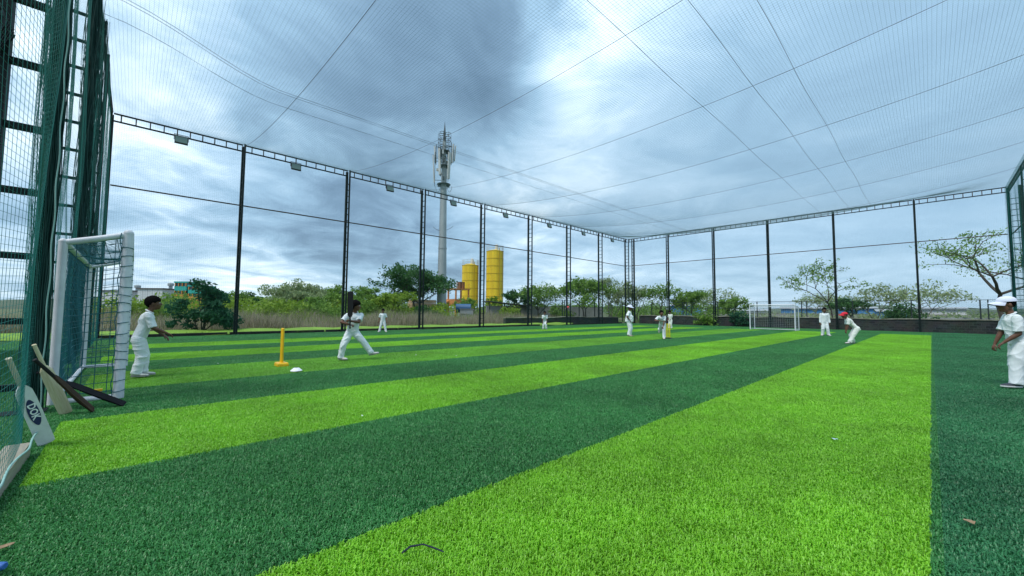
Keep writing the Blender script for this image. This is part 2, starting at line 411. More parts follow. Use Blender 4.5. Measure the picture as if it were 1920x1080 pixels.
xs = np.concatenate([np.linspace(a, b_, 5)[:-1] for a, b_ in zip(LX[:-1], LX[1:])]+[[XF]])
for y in np.arange(YR, YL, cell): lines.append(np.stack([xs, np.full(len(xs), y), ceil_z(xs, np.full(len(xs), y))], 1))
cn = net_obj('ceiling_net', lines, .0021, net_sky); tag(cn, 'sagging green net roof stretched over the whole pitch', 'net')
for x in LX[1:-1]:
    net_obj('support_cable', [np.stack([np.full(60, x), np.linspace(YR, YL, 60), ceil_z(np.full(60, x), np.linspace(YR, YL, 60))-.01], 1)], .0065, cable_m, 5, cn)
for y in (13.62, 13.78, 14.8, 4.92, 3.44, 2.42):
    q = np.linspace(XN, XF, 80); wob = .02*np.sin(q*.8+y) if y < 10 else 0*q
    net_obj('support_cable', [np.stack([q, y+wob, ceil_z(q, np.full(80, y), 0)-.015], 1)], .0055, cable_m, 5, cn)
# long side net, hung just inside the posts
def side_net(name, plan, label, cellv, cellh, r, m, ztop=HT, waves=.03):
    """plan: polyline of (x,y); vertical and horizontal cords along it"""
    P = np.array(plan, float); seg = np.r_[0, np.cumsum(np.linalg.norm(np.diff(P, axis=0), axis=1))]
    L = seg[-1]
    def pt(s_, z):
        x = np.interp(s_, seg, P[:, 0]); y = np.interp(s_, seg, P[:, 1])
        k_ = np.argmin(np.abs(seg-L/2)); d = (P[-1]-P[0])/np.linalg.norm(P[-1]-P[0]); nrm = np.array([-d[1], d[0]])
        o_ = waves*(np.sin(s_*1.9+.6*np.sin(z*1.1))+.6*np.sin(s_*4.3+z*.7))*np.sin(np.clip(z/ztop, 0, 1)*np.pi)
        dz = waves*1.5*np.sin(s_*2.6+z*.5)*np.sin(np.clip(z/ztop, 0, 1)*np.pi)
        return np.stack([x+nrm[0]*o_, y+nrm[1]*o_, z+dz], 1)
    ls = []
    zs = np.linspace(.02, ztop-.05, 12)
    for s_ in np.arange(0, L, cellv): ls.append(pt(np.full(12, s_), zs))
    q = np.linspace(0, L, max(8, int(L/.45)))
    for z in np.arange(.02, ztop, cellh): ls.append(pt(q, np.full(len(q), z)))
    o = net_obj(name, ls, r, m); tag(o, label, 'net'); return o
side_net('side_net', [(XN, YL-.2), (XF, YL-.2)], 'fine net hung along the long side before the silos', .07, .07, .0013, net_green)
side_net('side_net', [(XF-.2, YL), (XF-.2, YR)], 'fine net hung across the far end behind the white goal', .07, .07, .0012, net_green)
side_net('side_net', [(XF, YR+.15), (8, YR+.15)], 'green net along the right side at the picture edge', .06, .06, .0016, net_teal)
nn_ = side_net('side_net', [(-.50, -1), (-.52, 2), (-.56, 4.2), (-.62, 5.2), (-.79, 6.4), (-.80, 7.2), (-.96, 12.2), (-.90, 17), (-1.0, 22.1)], 'dense green net beside the camera behind the leaning bats',   .06, .045, .0013, net_teal, waves=.05)
# gathered bunch of net with lacing rope tied to the near posts
def bunch(x, y, h, n, sp, seed):
    rg = np.random.default_rng(seed); ls = []; zs = np.linspace(.05, h, 46)
    for _ in range(n):
        ox, oy = rg.normal(0, sp, 2); a, b2 = rg.uniform(0, 6, 2)
        ls.append(np.stack([x+ox+sp*.5*np.sin(zs*2.1+a), y+oy+sp*.5*np.sin(zs*1.7+b2), zs], 1))
    return ls
for a_ in ((-.785, 7.0, 8.9, 170, .035, 1), (-.93, 12.6, 8.9, 130, .055, 2), (-.95, 15, 8.9, 80, .05, 3)):
    net_obj('gathered_edge', bunch(*a_), .0048, mat('dark_green_net_folds', (.007, .05, .042), .7), 3, nn_)
zz = np.linspace(.06, 8.8, 160)
net_obj('lacing_rope', [np.stack([-.715+.006*np.sin(zz*9), 6.90+.006*np.cos(zz*9), zz], 1)], .007, mat('pale_rope', (.25, .42, .38), .7), 5, nn_)
q = np.linspace(-.8, 5.4, 80)
net_obj('lacing_rope', [np.stack([-.545+.012*np.sin(q*7), q, .125+.012*np.cos(q*7)], 1)], .007, MATS['pale_rope'], 5, nn_)

# ------------------------------------------------------------------ floodlights
fl_glass = mat('floodlight_glass', (.10, .16, .14), .15, spec=.6); fl_case = mat('floodlight_case', (.02, .025, .025), .5)
def floodlight(x, y, z, rz, label):
    e = empty('floodlight', (x, y, z), rz); tag(e, label, 'floodlight', 'floodlights under the top beams')
    T = Matrix.Rotation(R(-16), 3, 'X')
    mb = MB().box(T @ Vector((0, 0, -.17)), (.45, .09, .34), T)
    for i in range(7): mb.box(T @ Vector((-.18+.06*i, .065, -.17)), (.012, .05, .28), T)
    mb.build('housing', fl_case, e)
    MB().box(T @ Vector((0, -.048, -.17)), (.40, .012, .29), T).build('lens', fl_glass, e)
    MB().box((-.24, 0, -.05), (.02, .03, .24)).box((.24, 0, -.05), (.02, .03, .24)).box((0, 0, .075), (.50, .03, .02)).build('bracket', fl_case, e)
    return e
for i, x in enumerate((1.15, 5.67, 10.8, 15.41, 20.23, 25.29, 30.11, 34.99)):
    floodlight(x, YL-.12, 8.62, 0, f'{ordw(i)} floodlight from the left under the long top beam')
floodlight(-1.2, 6.9, 4.35, R(-90), 'floodlight seen through the near net at the left edge')

# ------------------------------------------------------------------ goals
white_paint = mat('white_paint', (.55, .56, .60), .5, col2=(.76, .77, .82), vscale=3.5, bump=.05)
grey_paint = mat('grey_white_paint', (.68, .69, .73), .5, var=.08, vscale=6)
net_blue = mat('teal_blue_goal_cord', (.015, .13, .16), .5, transl=.1)
def grid(p00, p10, p01, p11, nu, nv, sag=0.0, sdir=(0, 0, -1), seg=8):
    p00, p10, p01, p11 = (np.array(p, float) for p in (p00, p10, p01, p11)); sd = np.array(sdir, float); ls = []
    def P(u, v):
        u = np.asarray(u)[:, None]; v = np.asarray(v)[:, None]
        q_ = p00*(1-u)*(1-v)+p10*u*(1-v)+p01*(1-u)*v+p11*u*v
        return q_+sd*(sag*16*u*(1-u)*v*(1-v)+sag*.25*np.sin(u*17+v*9)*np.minimum(1, 8*u*(1-u)*v*(1-v)*4))
    t = np.linspace(0, 1, seg)
    for i in range(nu+1): ls.append(P(np.full(seg, i/nu), t))
    for j in range(nv+1): ls.append(P(t, np.full(seg, j/nv)))
    return ls
def goal(name, label, xf, xb, y0, y1, hf, hb, rf, rb, cellg, cr_, netm, ties):
    ym = (y0+y1)/2; e = empty(name, (xf, ym, 0)); tag(e, label, 'goal', 'football goals at the two ends')
    dxb = xb-xf; a, c = y0-ym, y1-ym
    for yy in (a, c):
        MB().tube([(0, yy, 0), (0, yy, hf)], rf, 14).ellipsoid((0, yy, hf), (rf*1.02,)*3).build('front_post', white_paint, e, True)
        MB().tube([(dxb, yy, 0), (dxb, yy, hb)], rb, 12).ellipsoid((dxb, yy, hb), (rb*1.02,)*3).build('back_post', grey_paint, e, True)
        MB().tube([(0, yy, hf-.01), (dxb*.5, yy, (hf+hb)/2-.015), (dxb, yy, hb-.01)], rb*.9, 10).build('side_bar', grey_paint, e, True)
        MB().tube([(0, yy, rb*.8), (dxb, yy, rb*.8)], rb*.8, 10).build('ground_bar', white_paint, e, True)
    MB().tube([(0, a, hf), (0, c, hf)], rf, 14).build('crossbar', white_paint, e, True)
    MB().tube([(dxb, a, hb), (dxb, c, hb)], rb, 12).build('back_bar', grey_paint, e, True)
    MB().tube([(dxb, a, rb), (dxb, c, rb)], rb*.8, 10).build('ground_bar', grey_paint, e, True)
    nu = max(2, round(abs(dxb)/cellg)); nv = round(hf/cellg); nw = round((c-a)/cellg)
    ls = []
    for yy in (a, c): ls += grid((0, yy, 0), (dxb, yy, 0), (0, yy, hf), (dxb, yy, hb), nu, nv, .035, (0, 1, 0))
    ls += grid((dxb, a, 0), (dxb, c, 0), (dxb, a, hb), (dxb, c, hb), nw, nv, .07, (-1 if dxb < 0 else 1, 0, 0))
    ls += grid((0, a, hf), (0, c, hf), (dxb, a, hb), (dxb, c, hb), nw, nu, .05)
    gnet = net_obj('goal_net', ls, cr_, netm, 4, e)
    if ties:
        th = np.linspace(0, 2*np.pi, 13)
        for yy in (a, c):
            ls = []
            for i in range(1, int(hf/.125)):
                z = i*.125+.015*math.sin(i*5.1)
                ls.append(np.stack([(rf+.005)*np.cos(th), yy+(rf+.005)*np.sin(th), z+.012*np.sin(th+i)], 1))
            zq = np.linspace(.03, hf, 60); ls.append(np.stack([-(rf+.012)+.008*np.sin(zq*23), yy-.035+.012*np.sin(zq*17), zq], 1))
            net_obj('net_tie', ls, .005, netm, 4, e)
    return e
goal('goal', 'tall white tube goal with teal netting beside the near net', -.10, -.68, 7.45, 11.5, 2.2, 2.02, .056, .043, .115, .0042, net_blue, True)
goal('goal', 'small white goal standing by the dark wall at the far end', 32.9, 34.0, 6.45, 9.2, 1.78, 1.66, .036, .026, .14, .003, mat('white_goal_cord', (.35, .42, .42), .6), False)

# ------------------------------------------------------------------ cricket bats
def frame_to(a, b_, facing):
    z = (Vector(b_)-Vector(a)).normalized(); x = Vector(facing); x = (x-z*x.dot(z)).normalized(); y = z.cross(x)
    m = Matrix((x, y, z)).transposed().to_4x4(); m.translation = Vector(a); return m
def bat(label, toe, top, facing, blade_m, handle_m, edge_m=None, parent=None, L=.86, W=.108, group='cricket bats leaning against the near net'):
    """local z from toe to handle top, x out of the flat face"""
    e = bpy.data.objects.new('cricket_bat', None); COL.objects.link(e); e.empty_display_size = .1
    e.matrix_world = frame_to(toe, top, facing)
    s = L/.86; mb = MB(); rings = []
    for z, hw, tf, tb in ((0, .044, .008, .012), (.012, .052, .012, .018), (.05, .054, .012, .026), (.18, .054, .012, .038), (.32, .054, .012, .034), (.46, .053, .012, .024), (.545, .048, .012, .02), (.575, .034, .013, .018), (.60, .018, .015, .016)):
        hw *= W/.108; rings.append([(tf, -hw), (tf+.003, 0), (tf, hw), (tf-.012, hw*1.0), (-tb*.45, hw*.72), (-tb, 0), (-tb*.45, -hw*.72), (tf-.012, -hw)])
    zs = (0, .012, .05, .18, .32, .46, .545, .575, .60); n = 8
    vs = [(x*s, y*s, z*s) for r_, z in zip(rings, zs) for x, y in r_]
    fs = [(i*n+k_, i*n+(k_+1) % n, (i+1)*n+(k_+1) % n, (i+1)*n+k_) for i in range(len(zs)-1) for k_ in range(n)]+[tuple(range(n))[::-1], tuple((len(zs)-1)*n+k_ for k_ in range(n))]
    MB().add(vs, fs).build('blade', blade_m, e)
    MB().tube([(0, 0, .57*s), (0, 0, .60*s), (0, 0, .84*s), (0, 0, .855*s), (0, 0, .86*s)], [.015, .0165, .0165, .019, .015], 12).build('handle', handle_m, e, True)
    tag(e, label, 'bat', group); return e
willow = mat('pale_willow', (.56, .47, .28), .55, col2=(.66, .58, .40), vscale=14, stretch=(6, 6, .6), bump=.08)
whitebat = mat('worn_white_bat', (.55, .56, .56), .5, col2=(.68, .69, .70), vscale=9, bump=.06)
brownbat = mat('dark_brown_bat', (.022, .014, .010), .75, spec=.12, col2=(.085, .05, .03), vscale=7, stretch=(4, 4, .7))
blackbat = mat('black_bat', (.006, .007, .009), .75, spec=.12, var=.4, vscale=8)
grip = mat('bat_grip', (.50, .45, .33), .8, bump=.3, bscale=90); gripd = mat('dark_grip', (.012, .012, .014), .8, bump=.3, bscale=90)
navy = mat('navy_print', (.02, .025, .10), .5); wprint = mat('white_print', (.75, .76, .78), .5)
bat('cream willow bat leaning on the near net with its back outward', (-.50, 6.74, .01), (-.755, 6.53, .825), (-.15, .95, .25), willow, willow)
wb = bat('white bat with a navy oval logo leaning on the near net', (-.50, 5.36, .012), (-.70, 5.08, .765), (.42, -.88, .1), whitebat, grip)
bat('dark brown bat leaning edge on across the cream bat', (-.285, 6.68, .012), (-.67, 6.36, .60), (.75, -.25, .6), brownbat, gripd)
bb = bat('black bat lying low against the near net, toe by the goal post', (-.03, 6.83, .02), (-.75, 6.92, .47), (.45, -.38, .8), blackbat, gripd)
# printed oval and letters on the white bat
def flat_oval(parent, z0, hw, hh, x, m, name):
    n = 28; vs = []
    for k_ in range(n):
        a = 2*math.pi*k_/n; vs.append((x, hw*math.cos(a)*abs(math.cos(a))**.15, z0+hh*math.copysign(abs(math.sin(a))**1.0, math.sin(a))))
    mb = MB().add(vs, [tuple(range(n))]); return mb.build(name, m, parent)
flat_oval(wb, .335, .034, .128, .0172, navy, 'logo'); 
def letters(parent, txt, size, x, y, z, m, roll):
    cu = bpy.data.curves.new('lettering', 'FONT'); cu.body = txt; cu.size = size; cu.align_x = 'CENTER'; cu.align_y = 'CENTER'; cu.extrude = .0006; cu.offset = .0016; cu.resolution_u = 2
    cu.materials.append(m); tmp = bpy.data.objects.new('tmp', cu); COL.objects.link(tmp)
    me_ = bpy.data.meshes.new_from_object(tmp.evaluated_get(bpy.context.evaluated_depsgraph_get())); bpy.data.objects.remove(tmp)
    o = link('lettering', me_, parent)
    # text x along -z (down the blade), text y along +/-y, normal along +x
    ax = Vector((0, 0, -1)); nz = Vector((1, 0, 0)); ay = nz.cross(ax)
    mm_ = Matrix((ax, ay, nz)).transposed().to_4x4(); mm_.translation = (x, y, z); o.matrix_local = mm_; return o
letters(wb, 'DOK', .068, .0186, 0, .345, wprint, 0)

# ------------------------------------------------------------------ stumps, marker, ball, litter
yel = mat('yellow_plastic', (.80, .44, .008), .38, var=.06, vscale=5); yel2 = mat('lemon_plastic', (.72, .60, .02), .4)
blackp = mat('black_plastic', (.015, .015, .017), .5)
def stumps(label, x, y, h, sp, r, m, bm, bsize):
    e = empty('wicket', (x, y, 0)); tag(e, label, 'wicket', 'plastic practice wickets')
    for k_ in (-1, 0, 1):
        MB().lathe((0, k_*sp, 0), [(r, .06), (r, h-.02), (r*.9, h-.006), (r*.6, h)], 16).build('stump', m, e, True)
    bx, by, bz = bsize
    MB().add([(sx*bx/2*q_, sy*by/2*q_, z) for z, q_ in ((.005, 1), (bz*.55, 1), (bz*.8, .97), (bz, .86)) for sx, sy in ((-1, -1), (1, -1), (1, 1), (-1, 1))],
             [(i*4+k_, i*4+(k_+1) % 4, (i+1)*4+(k_+1) % 4, (i+1)*4+k_) for i in range(3) for k_ in range(4)]+[(12, 13, 14, 15)]).build('base', bm, e)
    return e
stumps('bright yellow plastic wicket on a yellow base behind the batter', 2.30, 9.45, .80, .036, .0245, yel, yel, (.20, .30, .085))
stumps('lemon yellow wicket on a black base beside the bowler', 17.70, 8.30, .69, .085, .019, yel2, blackp, (.12, .34, .05))
wp = mat('white_marker_plastic', (.78, .78, .80), .4)
o = MB().lathe((0, 0, 0), [(.105, .008), (.10, .016), (.045, .062), (.035, .062), (.035, .055), (.09, .008)], 24).build('marker_disc', wp, None, True, loc=(2.30, 8.39, .022)); tag(o, 'white plastic marker disc on the turf before the yellow wicket', 'marker disc')
red = mat('red_ball', (.62, .03, .035), .35)
o = MB().ellipsoid((0, 0, 0), (.043,)*3, nu=20, nv=14).build('cricket_ball', red, None, True, loc=(11.33, 9.0, 1.35)); tag(o, 'red ball in mid air between the bowler and the batter', 'ball')
MB().tube([(.0435*math.cos(a), .0435*math.sin(a), 0) for a in np.linspace(0, 2*math.pi, 24)], .0018, 5).build('seam', wp, o)
# blue and white shoe tip at the lower left corner
blue = mat('blue_plastic', (.05, .14, .42), .35); 
# scraps
def scrap(label, cat, x, y, s, m, seed, z=.033):
    rg = random.Random(seed); n = 7; mb = MB(); vs = [(0, 0, .006)]
    for k_ in range(n):
        a = 2*math.pi*k_/n; rr_ = s*rg.uniform(.45, 1.0); vs.append((rr_*math.cos(a), .5*rr_*math.sin(a), rg.uniform(-.004, .012)))
    vs += [(a_, b2, c_-.0025) for a_, b2, c_ in vs]
    f_ = [(0, 1+k_, 1+(k_+1) % n) for k_ in range(n)]+[(n+1, n+2+(k_+1) % n, n+2+k_) for k_ in range(n)]+[(1+k_, n+2+k_, n+2+(k_+1) % n, 1+(k_+1) % n) for k_ in range(n)]
    o_ = mb.add(vs, f_).build('paper_scrap' if cat == 'scrap' else 'dry_leaf', m, None, loc=(x, y, z), rz=rg.uniform(0, 3)); tag(o_, label, cat); return o_
paper = mat('paper', (.75, .77, .78), .7); leafd = mat('dry_leaf', (.33, .21, .12), .8, var=.3, vscale=30)
scrap('white paper scrap on the wide dark stripe in the middle', 'scrap', 1.88, 4.37, .022, paper, 1)
scrap('pale foil scrap lying on the widest lime stripe at right', 'scrap', 4.79, .66, .03, mat('foil', (.6, .72, .78), .25, metal=.4), 2)
scrap('curled brown leaf on the dark turf at lower right', 'leaf', 3.48, -.11, .045, leafd, 3)
scrap('brown leaf on the dark turf at the lower left corner', 'leaf', -.40, 3.17, .05, leafd, 4)
scrap('white scrap on the turf left of the yellow wicket', 'scrap', 1.35, 10.5, .03, paper, 5)
scrap('white scrap on the lime stripe near the front foot of the batter', 'scrap', 5.4, 9.3, .045, paper, 6)
scrap('white scrap just beyond the edge of the pitch stripe, right of the batter', 'scrap', 6.1, 8.5, .04, paper, 8)
o = MB().tube([(.0, .0, .0), (.03, .035, .012), (.09, .05, .016), (.15, .03, .012), (.20, .015, .004)], [.004, .005, .0035, .004, .003], 8).build('hair_tie', mat('navy_cloth', (.012, .016, .035), .8), None, True, loc=(.99, 1.80, .03), rz=R(-46)); tag(o, 'dark cord scrap on the lime turf at the bottom edge', 'cord')
bt = empty('water_bottle', (-.475, 2.97, .05), R(-44)); tag(bt, 'blue and white bottle end at the lower left corner', 'bottle')
bt.rotation_euler = (0, R(90), R(-40))
MB().lathe((0, 0, 0), [(.02, -.18), (.036, -.17), (.036, .02), (.03, .06), (.014, .09), (.014, .095)], 20).build('bottle_body', mat('white_plastic', (.7, .74, .8), .3), bt, True)
MB().lathe((0, 0, 0), [(.0375, -.01), (.0375, .02), (.0315, .062), (.0165, .09), (.0165, .14), (.012, .145)], 20).build('cap', blue, bt, True)
MB().box((-.32, 8.05, .05), (.10, .05, .03)).build('yellow_scrap', yel, None); tag(bpy.data.objects['yellow_scrap'], 'small orange plastic piece on the ground bar of the near goal', 'scrap')

# ------------------------------------------------------------------ people
def remesh(mb, name, m, vox, smooth_it=4, wr=0.0, seed=0, wscale=1.0):
    ob = bpy.data.objects.new('tmp', mb.mesh('tmp', None)); COL.objects.link(ob)
    r = ob.modifiers.new('r', 'REMESH'); r.mode = 'VOXEL'; r.voxel_size = vox
    s = ob.modifiers.new('s', 'SMOOTH'); s.iterations = smooth_it; s.factor = .6
    dg = bpy.context.evaluated_depsgraph_get(); me = bpy.data.meshes.new_from_object(ob.evaluated_get(dg)); me.name = name
    old = ob.data; bpy.data.objects.remove(ob); bpy.data.meshes.remove(old)
    me.materials.clear(); me.materials.append(m)
    if wr:
        n = len(me.vertices); co = np.empty(n*3); me.vertices.foreach_get('co', co); co = co.reshape(-1, 3)
        no = np.empty(n*3); me.vertex_normals.foreach_get('vector', no); no = no.reshape(-1, 3)
        rg = np.random.default_rng(seed); d = np.zeros(n)
        for i in range(7):
            k1 = rg.normal(0, 1, 3); k1[2] *= 1.6; k1 = k1/np.linalg.norm(k1)*rg.uniform(18, 55)/wscale; k2 = rg.normal(0, 1, 3)*8/wscale; k3 = rg.normal(0, 1, 3)*5/wscale
            a = np.sin(co@k1+2.2*np.sin(co@k2+rg.uniform(0, 6))); d += (1-np.abs(a))**2*np.clip(np.sin(co@k3+rg.uniform(0, 6)), 0, 1)*(30/np.linalg.norm(k1*wscale))
        co = co+no*((d-.6)*wr)[:, None]; me.vertices.foreach_set('co', co.ravel()); me.update()
    me.shade_smooth(); return me
def ik(a, b_, l1, l2, hint):
    a, b_ = Vector(a), Vector(b_); d = b_-a; L = min(d.length, (l1+l2)*.999); dn = d.normalized()
    x = (l1*l1-l2*l2+L*L)/(2*L); h_ = math.sqrt(max(0, l1*l1-x*x)); hv = Vector(hint); hv = (hv-dn*hv.dot(dn)).normalized()
    return a+dn*x+hv*h_, a+dn*L
skin_m = mat('brown_skin', (.135, .062, .038), .5, var=.12, vscale=20, spec=.35)
cloth_w = mat('white_cricket_cloth', (.70, .735, .75), .85, var=.05, vscale=6, bump=.15, bscale=120, spec=.15)
cloth_c = mat('cream_cricket_cloth', (.70, .72, .68), .85, var=.05, vscale=6, bump=.15, bscale=120, spec=.15)
hair_m = mat('black_hair', (.005, .004, .004), .8, bump=.5, bscale=160, spec=.08); shoe_w = mat('white_shoe', (.62, .58, .54), .6, var=.15, vscale=20); shoe_d = mat('dark_shoe', (.03, .035, .05), .6)
sole_m = mat('shoe_sole', (.25, .24, .23), .7); eye_m = mat('eye_white', (.6, .58, .55), .3); iris_m = mat('dark_iris', (.01, .007, .005), .2); lip_m = mat('lips', (.13, .045, .04), .5)
cap_w = mat('white_cap_cloth', (.66, .68, .82), .8, bump=.1, bscale=120); cap_r = mat('red_cap_cloth', (.60, .015, .035), .75, bump=.1, bscale=120); seam_m = mat('grey_piping', (.25, .29, .33), .8)
def person(label, loc, face, H, pelvis, chest, feet, hands, look=0, nod=0, sh_yaw=0, hip_yaw=0, toe=(0, 0), elbow=((-1, .3, -.2), (-1, -.3, -.2)), knee=((1, 0, 0), (1, 0, 0)),
           sleeve=.62, hat=None, vox=.008, stout=1.0, shoe=None, seed=1, grip_dir=None, hair=True, curl=.5, foot_pitch=(0, 0), cloth=None, long_hair=False):
    """all lengths as fractions of the standing height H; local x forward, y left, z up"""
    shoe = shoe or shoe_w; cloth = cloth or cloth_w
    root_mb = MB(); P = lambda v: Vector(v)*H
    pe, ch = P(pelvis), P(chest)
    hv = Matrix.Rotation(hip_yaw, 3, 'Z'); shv = Matrix.Rotation(sh_yaw, 3, 'Z')
    hs, hf_ = hv @ Vector((0, 1, 0)), hv @ Vector((1, 0, 0)); ss_, sf = shv @ Vector((0, 1, 0)), shv @ Vector((1, 0, 0))
    spine = (ch-pe).normalized()
    sf = (sf-spine*sf.dot(spine)).normalized(); 
    neck_dir = (spine*.55+Vector((0, 0, 1))*.75+sf*.12).normalized(); nb = ch+spine*.025*H
    hc = nb+neck_dir*.098*H+sf*.012*H                                    # head centre
    hr = Matrix.Rotation(sh_yaw+look, 3, 'Z') @ Matrix.Rotation(nod, 3, 'Y')
    HX, HY, HZ = hr @ Vector((1, 0, 0)), hr @ Vector((0, 1, 0)), hr @ Vector((0, 0, 1))
    hk = 1.14 if H < 1.6 else 1.0; Hd = lambda x, y, z: hc+(HX*x+HY*y+HZ*z)*H*hk+Vector((0, 0, .008*H))
    mb = root_mb
    # head and neck
    mb.ellipsoid(Hd(-.006, 0, .018), (.062*H*hk, .050*H*hk, .058*H*hk), hr); mb.ellipsoid(Hd(.016, 0, -.022), (.043*H*hk, .039*H*hk, .052*H*hk), hr)
    mb.ellipsoid(Hd(.040, 0, -.052), (.018*H*hk, .020*H*hk, .016*H*hk), hr)                              # chin
    mb.capsule(Hd(.055, 0, .010), Hd(.066, 0, -.014), .006*H, .011*H)                           # nose
    mb.ellipsoid(Hd(.048, 0, .022), (.012*H*hk, .034*H*hk, .008*H*hk), hr)                               # brow
    mb.ellipsoid(Hd(.052, 0, -.034), (.010*H*hk, .018*H*hk, .008*H*hk), hr)                              # mouth
    for s_ in (-1, 1):
        mb.ellipsoid(Hd(-.006, s_*.050, -.004), (.012*H*hk, .007*H*hk, .019*H*hk), hr); mb.ellipsoid(Hd(.034, s_*.026, -.012), (.018*H*hk, .014*H*hk, .016*H*hk), hr)
    mb.capsule(nb-spine*.02*H, Hd(-.012, 0, -.03), .034*H, .029*H)
    # trunk
    mid = (pe+ch)/2
    tl = lambda g: [(pe-spine*.05*H, hf_, hs, (.060*stout+g)*H, (.080*stout**.5+g)*H), (pe+spine*.02*H, hf_, hs, (.064*stout+g)*H, (.086*stout**.5+g)*H), (mid+sf*.008*H*stout, (hf_+sf).normalized(), (hs+ss_).normalized(), (.060*stout+g)*H, (.078*stout**.5+g)*H),
                    (ch-spine*.09*H, sf, ss_, (.066+g)*H, (.092+g)*H), (ch-spine*.035*H, sf, ss_, (.058+g)*H, (.100+g)*H), (ch, sf, ss_, (.040+g*.6)*H, (.075+g*.6)*H), (ch+spine*.018*H, sf, ss_, (.030+g*.3)*H, (.042+g*.3)*H)]
    mb.loft(tl(0))
    shirt = MB(); shirt.loft([(pe-spine*.035*H, hf_, hs, (.075*stout)*H, (.099*stout**.5)*H), (pe-spine*.01*H, hf_, hs, (.078*stout)*H, (.101*stout**.5)*H)]+tl(.013)[2:])
    trou = MB()
    trou.loft([(pe+spine*.03*H, hf_, hs, .073*stout*H, .093*stout**.5*H), (pe-spine*.02*H, hf_, hs, .076*stout*H, .098*stout**.5*H), (pe-spine*.075*H, hf_, hs, .066*H, .090*H), (pe-spine*.10*H, hf_, hs, .035*H, .05*H)])
    # legs
    ank = []
    for i, s_ in enumerate((1, -1)):
        hp = pe+hs*s_*.046*H-spine*.035*H; fo = P(feet[i]); kn, an = ik(hp, fo, (.224*H), (.206*H), hv @ Vector(knee[i])); ank.append((kn, an))
        mb.capsule(hp, kn, .056*H, .037*H); mb.capsule(kn, kn.lerp(an, .35), .036*H, .035*H); mb.capsule(kn.lerp(an, .35), an, .034*H, .021*H)
        dl = (an-kn).normalized(); end = an+dl*.012*H
        def ring(c, d, ru, rv):
            u = Vector((1, 0, 0)); u = (u-d*u.dot(d)); u = u.normalized() if u.length > .2 else Vector((0, 1, 0)); v = d.cross(u); kk = H*min(stout, 1.2)**.6; return (c, u, v, ru*kk, rv*kk)
        dt = (kn-hp).normalized(); dk = (dt+dl).normalized()
        trou.capsule(hp, kn.lerp(hp, .7), .068*H*min(stout, 1.15), .066*H); trou.loft([ring(hp.lerp(kn, .05), dt, .070, .066), ring(hp.lerp(kn, .5), dt, .066, .062), ring(hp.lerp(kn, .85), dt, .060, .056), ring(kn, dk, .057, .054), ring(kn.lerp(an, .3), dl, .055, .052), ring(kn.lerp(an, .75), dl, .054, .050), ring(end, dl, .056, .050)])
    # arms and hands
    fingers = MB()
    for i, s_ in enumerate((1, -1)):
        sh = ch+ss_*s_*.104*H-spine*.022*H; ha = P(hands[i]); eh = shv @ Vector(elbow[i]); el_, wr_ = ik(sh, ha, .172*H, .148*H, eh)
        mb.capsule(sh, el_, .034*H, .025*H); mb.capsule(el_, el_.lerp(wr_, .4), .024*H, .024*H); mb.capsule(el_.lerp(wr_, .4), wr_, .023*H, .015*H)
        fd = (wr_-el_).normalized()
        if grip_dir is not None: fd = (fd*.6+Vector(grip_dir)*.4).normalized()
        side = fd.cross(Vector((0, 0, 1))); side = side.normalized() if side.length > .1 else Vector((1, 0, 0)); pn = side.cross(fd)
        # palm
        pm = wr_+fd*.030*H; ptm = Matrix((fd, side, pn)).transposed(); mb.ellipsoid(pm, (.034*H, .022*H, .012*H), ptm)
        for k_ in range(4):
            b0 = wr_+fd*.052*H+side*(k_-1.5)*.0118*H; Lf = (.036, .043, .041, .032)[k_]*H
            c1 = (fd*math.cos(curl)-pn*math.sin(curl)); c2 = (fd*math.cos(curl*2.3)-pn*math.sin(curl*2.3))
            p1 = b0+c1*Lf*.5; p2 = p1+c2*Lf*.5
            fingers.capsule(b0-fd*.012*H, p1, .0058*H, .0055*H, 8); fingers.capsule(p1, p2, .0055*H, .0045*H, 8)
        sgn = s_ if True else 1
        t0 = wr_+fd*.018*H+side*sgn*.016*H; t1 = t0+(fd*.6+side*sgn*.7-pn*.3).normalized()*.026*H; t2 = t1+(fd*.9+side*sgn*.1-pn*.4).normalized()*.022*H
        fingers.capsule(t0, t1, .0075*H, .0065*H, 8); fingers.capsule(t1, t2, .0062*H, .005*H, 8)
        # sleeve
        q1 = sh.lerp(el_, min(1, sleeve*1.45)) if sleeve < .7 else el_; d1 = (el_-sh).normalized()
        def ring2(c, d, r_):
            u = d.cross(Vector((0, 0, 1))); u = u.normalized() if u.length > .1 else Vector((1, 0, 0)); return (c, u, d.cross(u), r_*H, r_*H)
        shirt.capsule(sh, sh.lerp(el_, .3), .043*H, .043*H); shirt.loft([ring2(sh, d1, .043), ring2(sh.lerp(q1, .5), d1, .043), ring2(q1, d1, .045 if sleeve < .7 else .037)])
        if sleeve >= .7:
            d2 = (wr_-el_).normalized(); q2 = el_.lerp(wr_, (sleeve-.7)/.3*.97); shirt.capsule(el_, el_, .036*H, .036*H); shirt.loft([ring2(el_-d2*.005*H, d2, .036), ring2(el_.lerp(q2, .5), d2, .033), ring2(q2, d2, .029)])
    bme = remesh(mb, 'person', skin_m, vox, 3)
    bm_ = bmesh.new(); bm_.from_mesh(bme); tmp = fingers.mesh('fi', skin_m, True); bm_.from_mesh(tmp); bm_.to_mesh(bme); bm_.free(); bpy.data.meshes.remove(tmp); bme.shade_smooth()
    o = link('person', bme, None, loc, face); tag(o, label, 'person', 'cricket players in white')
    link('shirt', remesh(shirt, 'shirt', cloth, vox*1.05, 5, .0055*H, seed, H), o); link('trousers', remesh(trou, 'trousers', cloth, vox*1.05, 9, .0055*H, seed+50, H), o)
    # collar
    cm = MB(); nrm = neck_dir
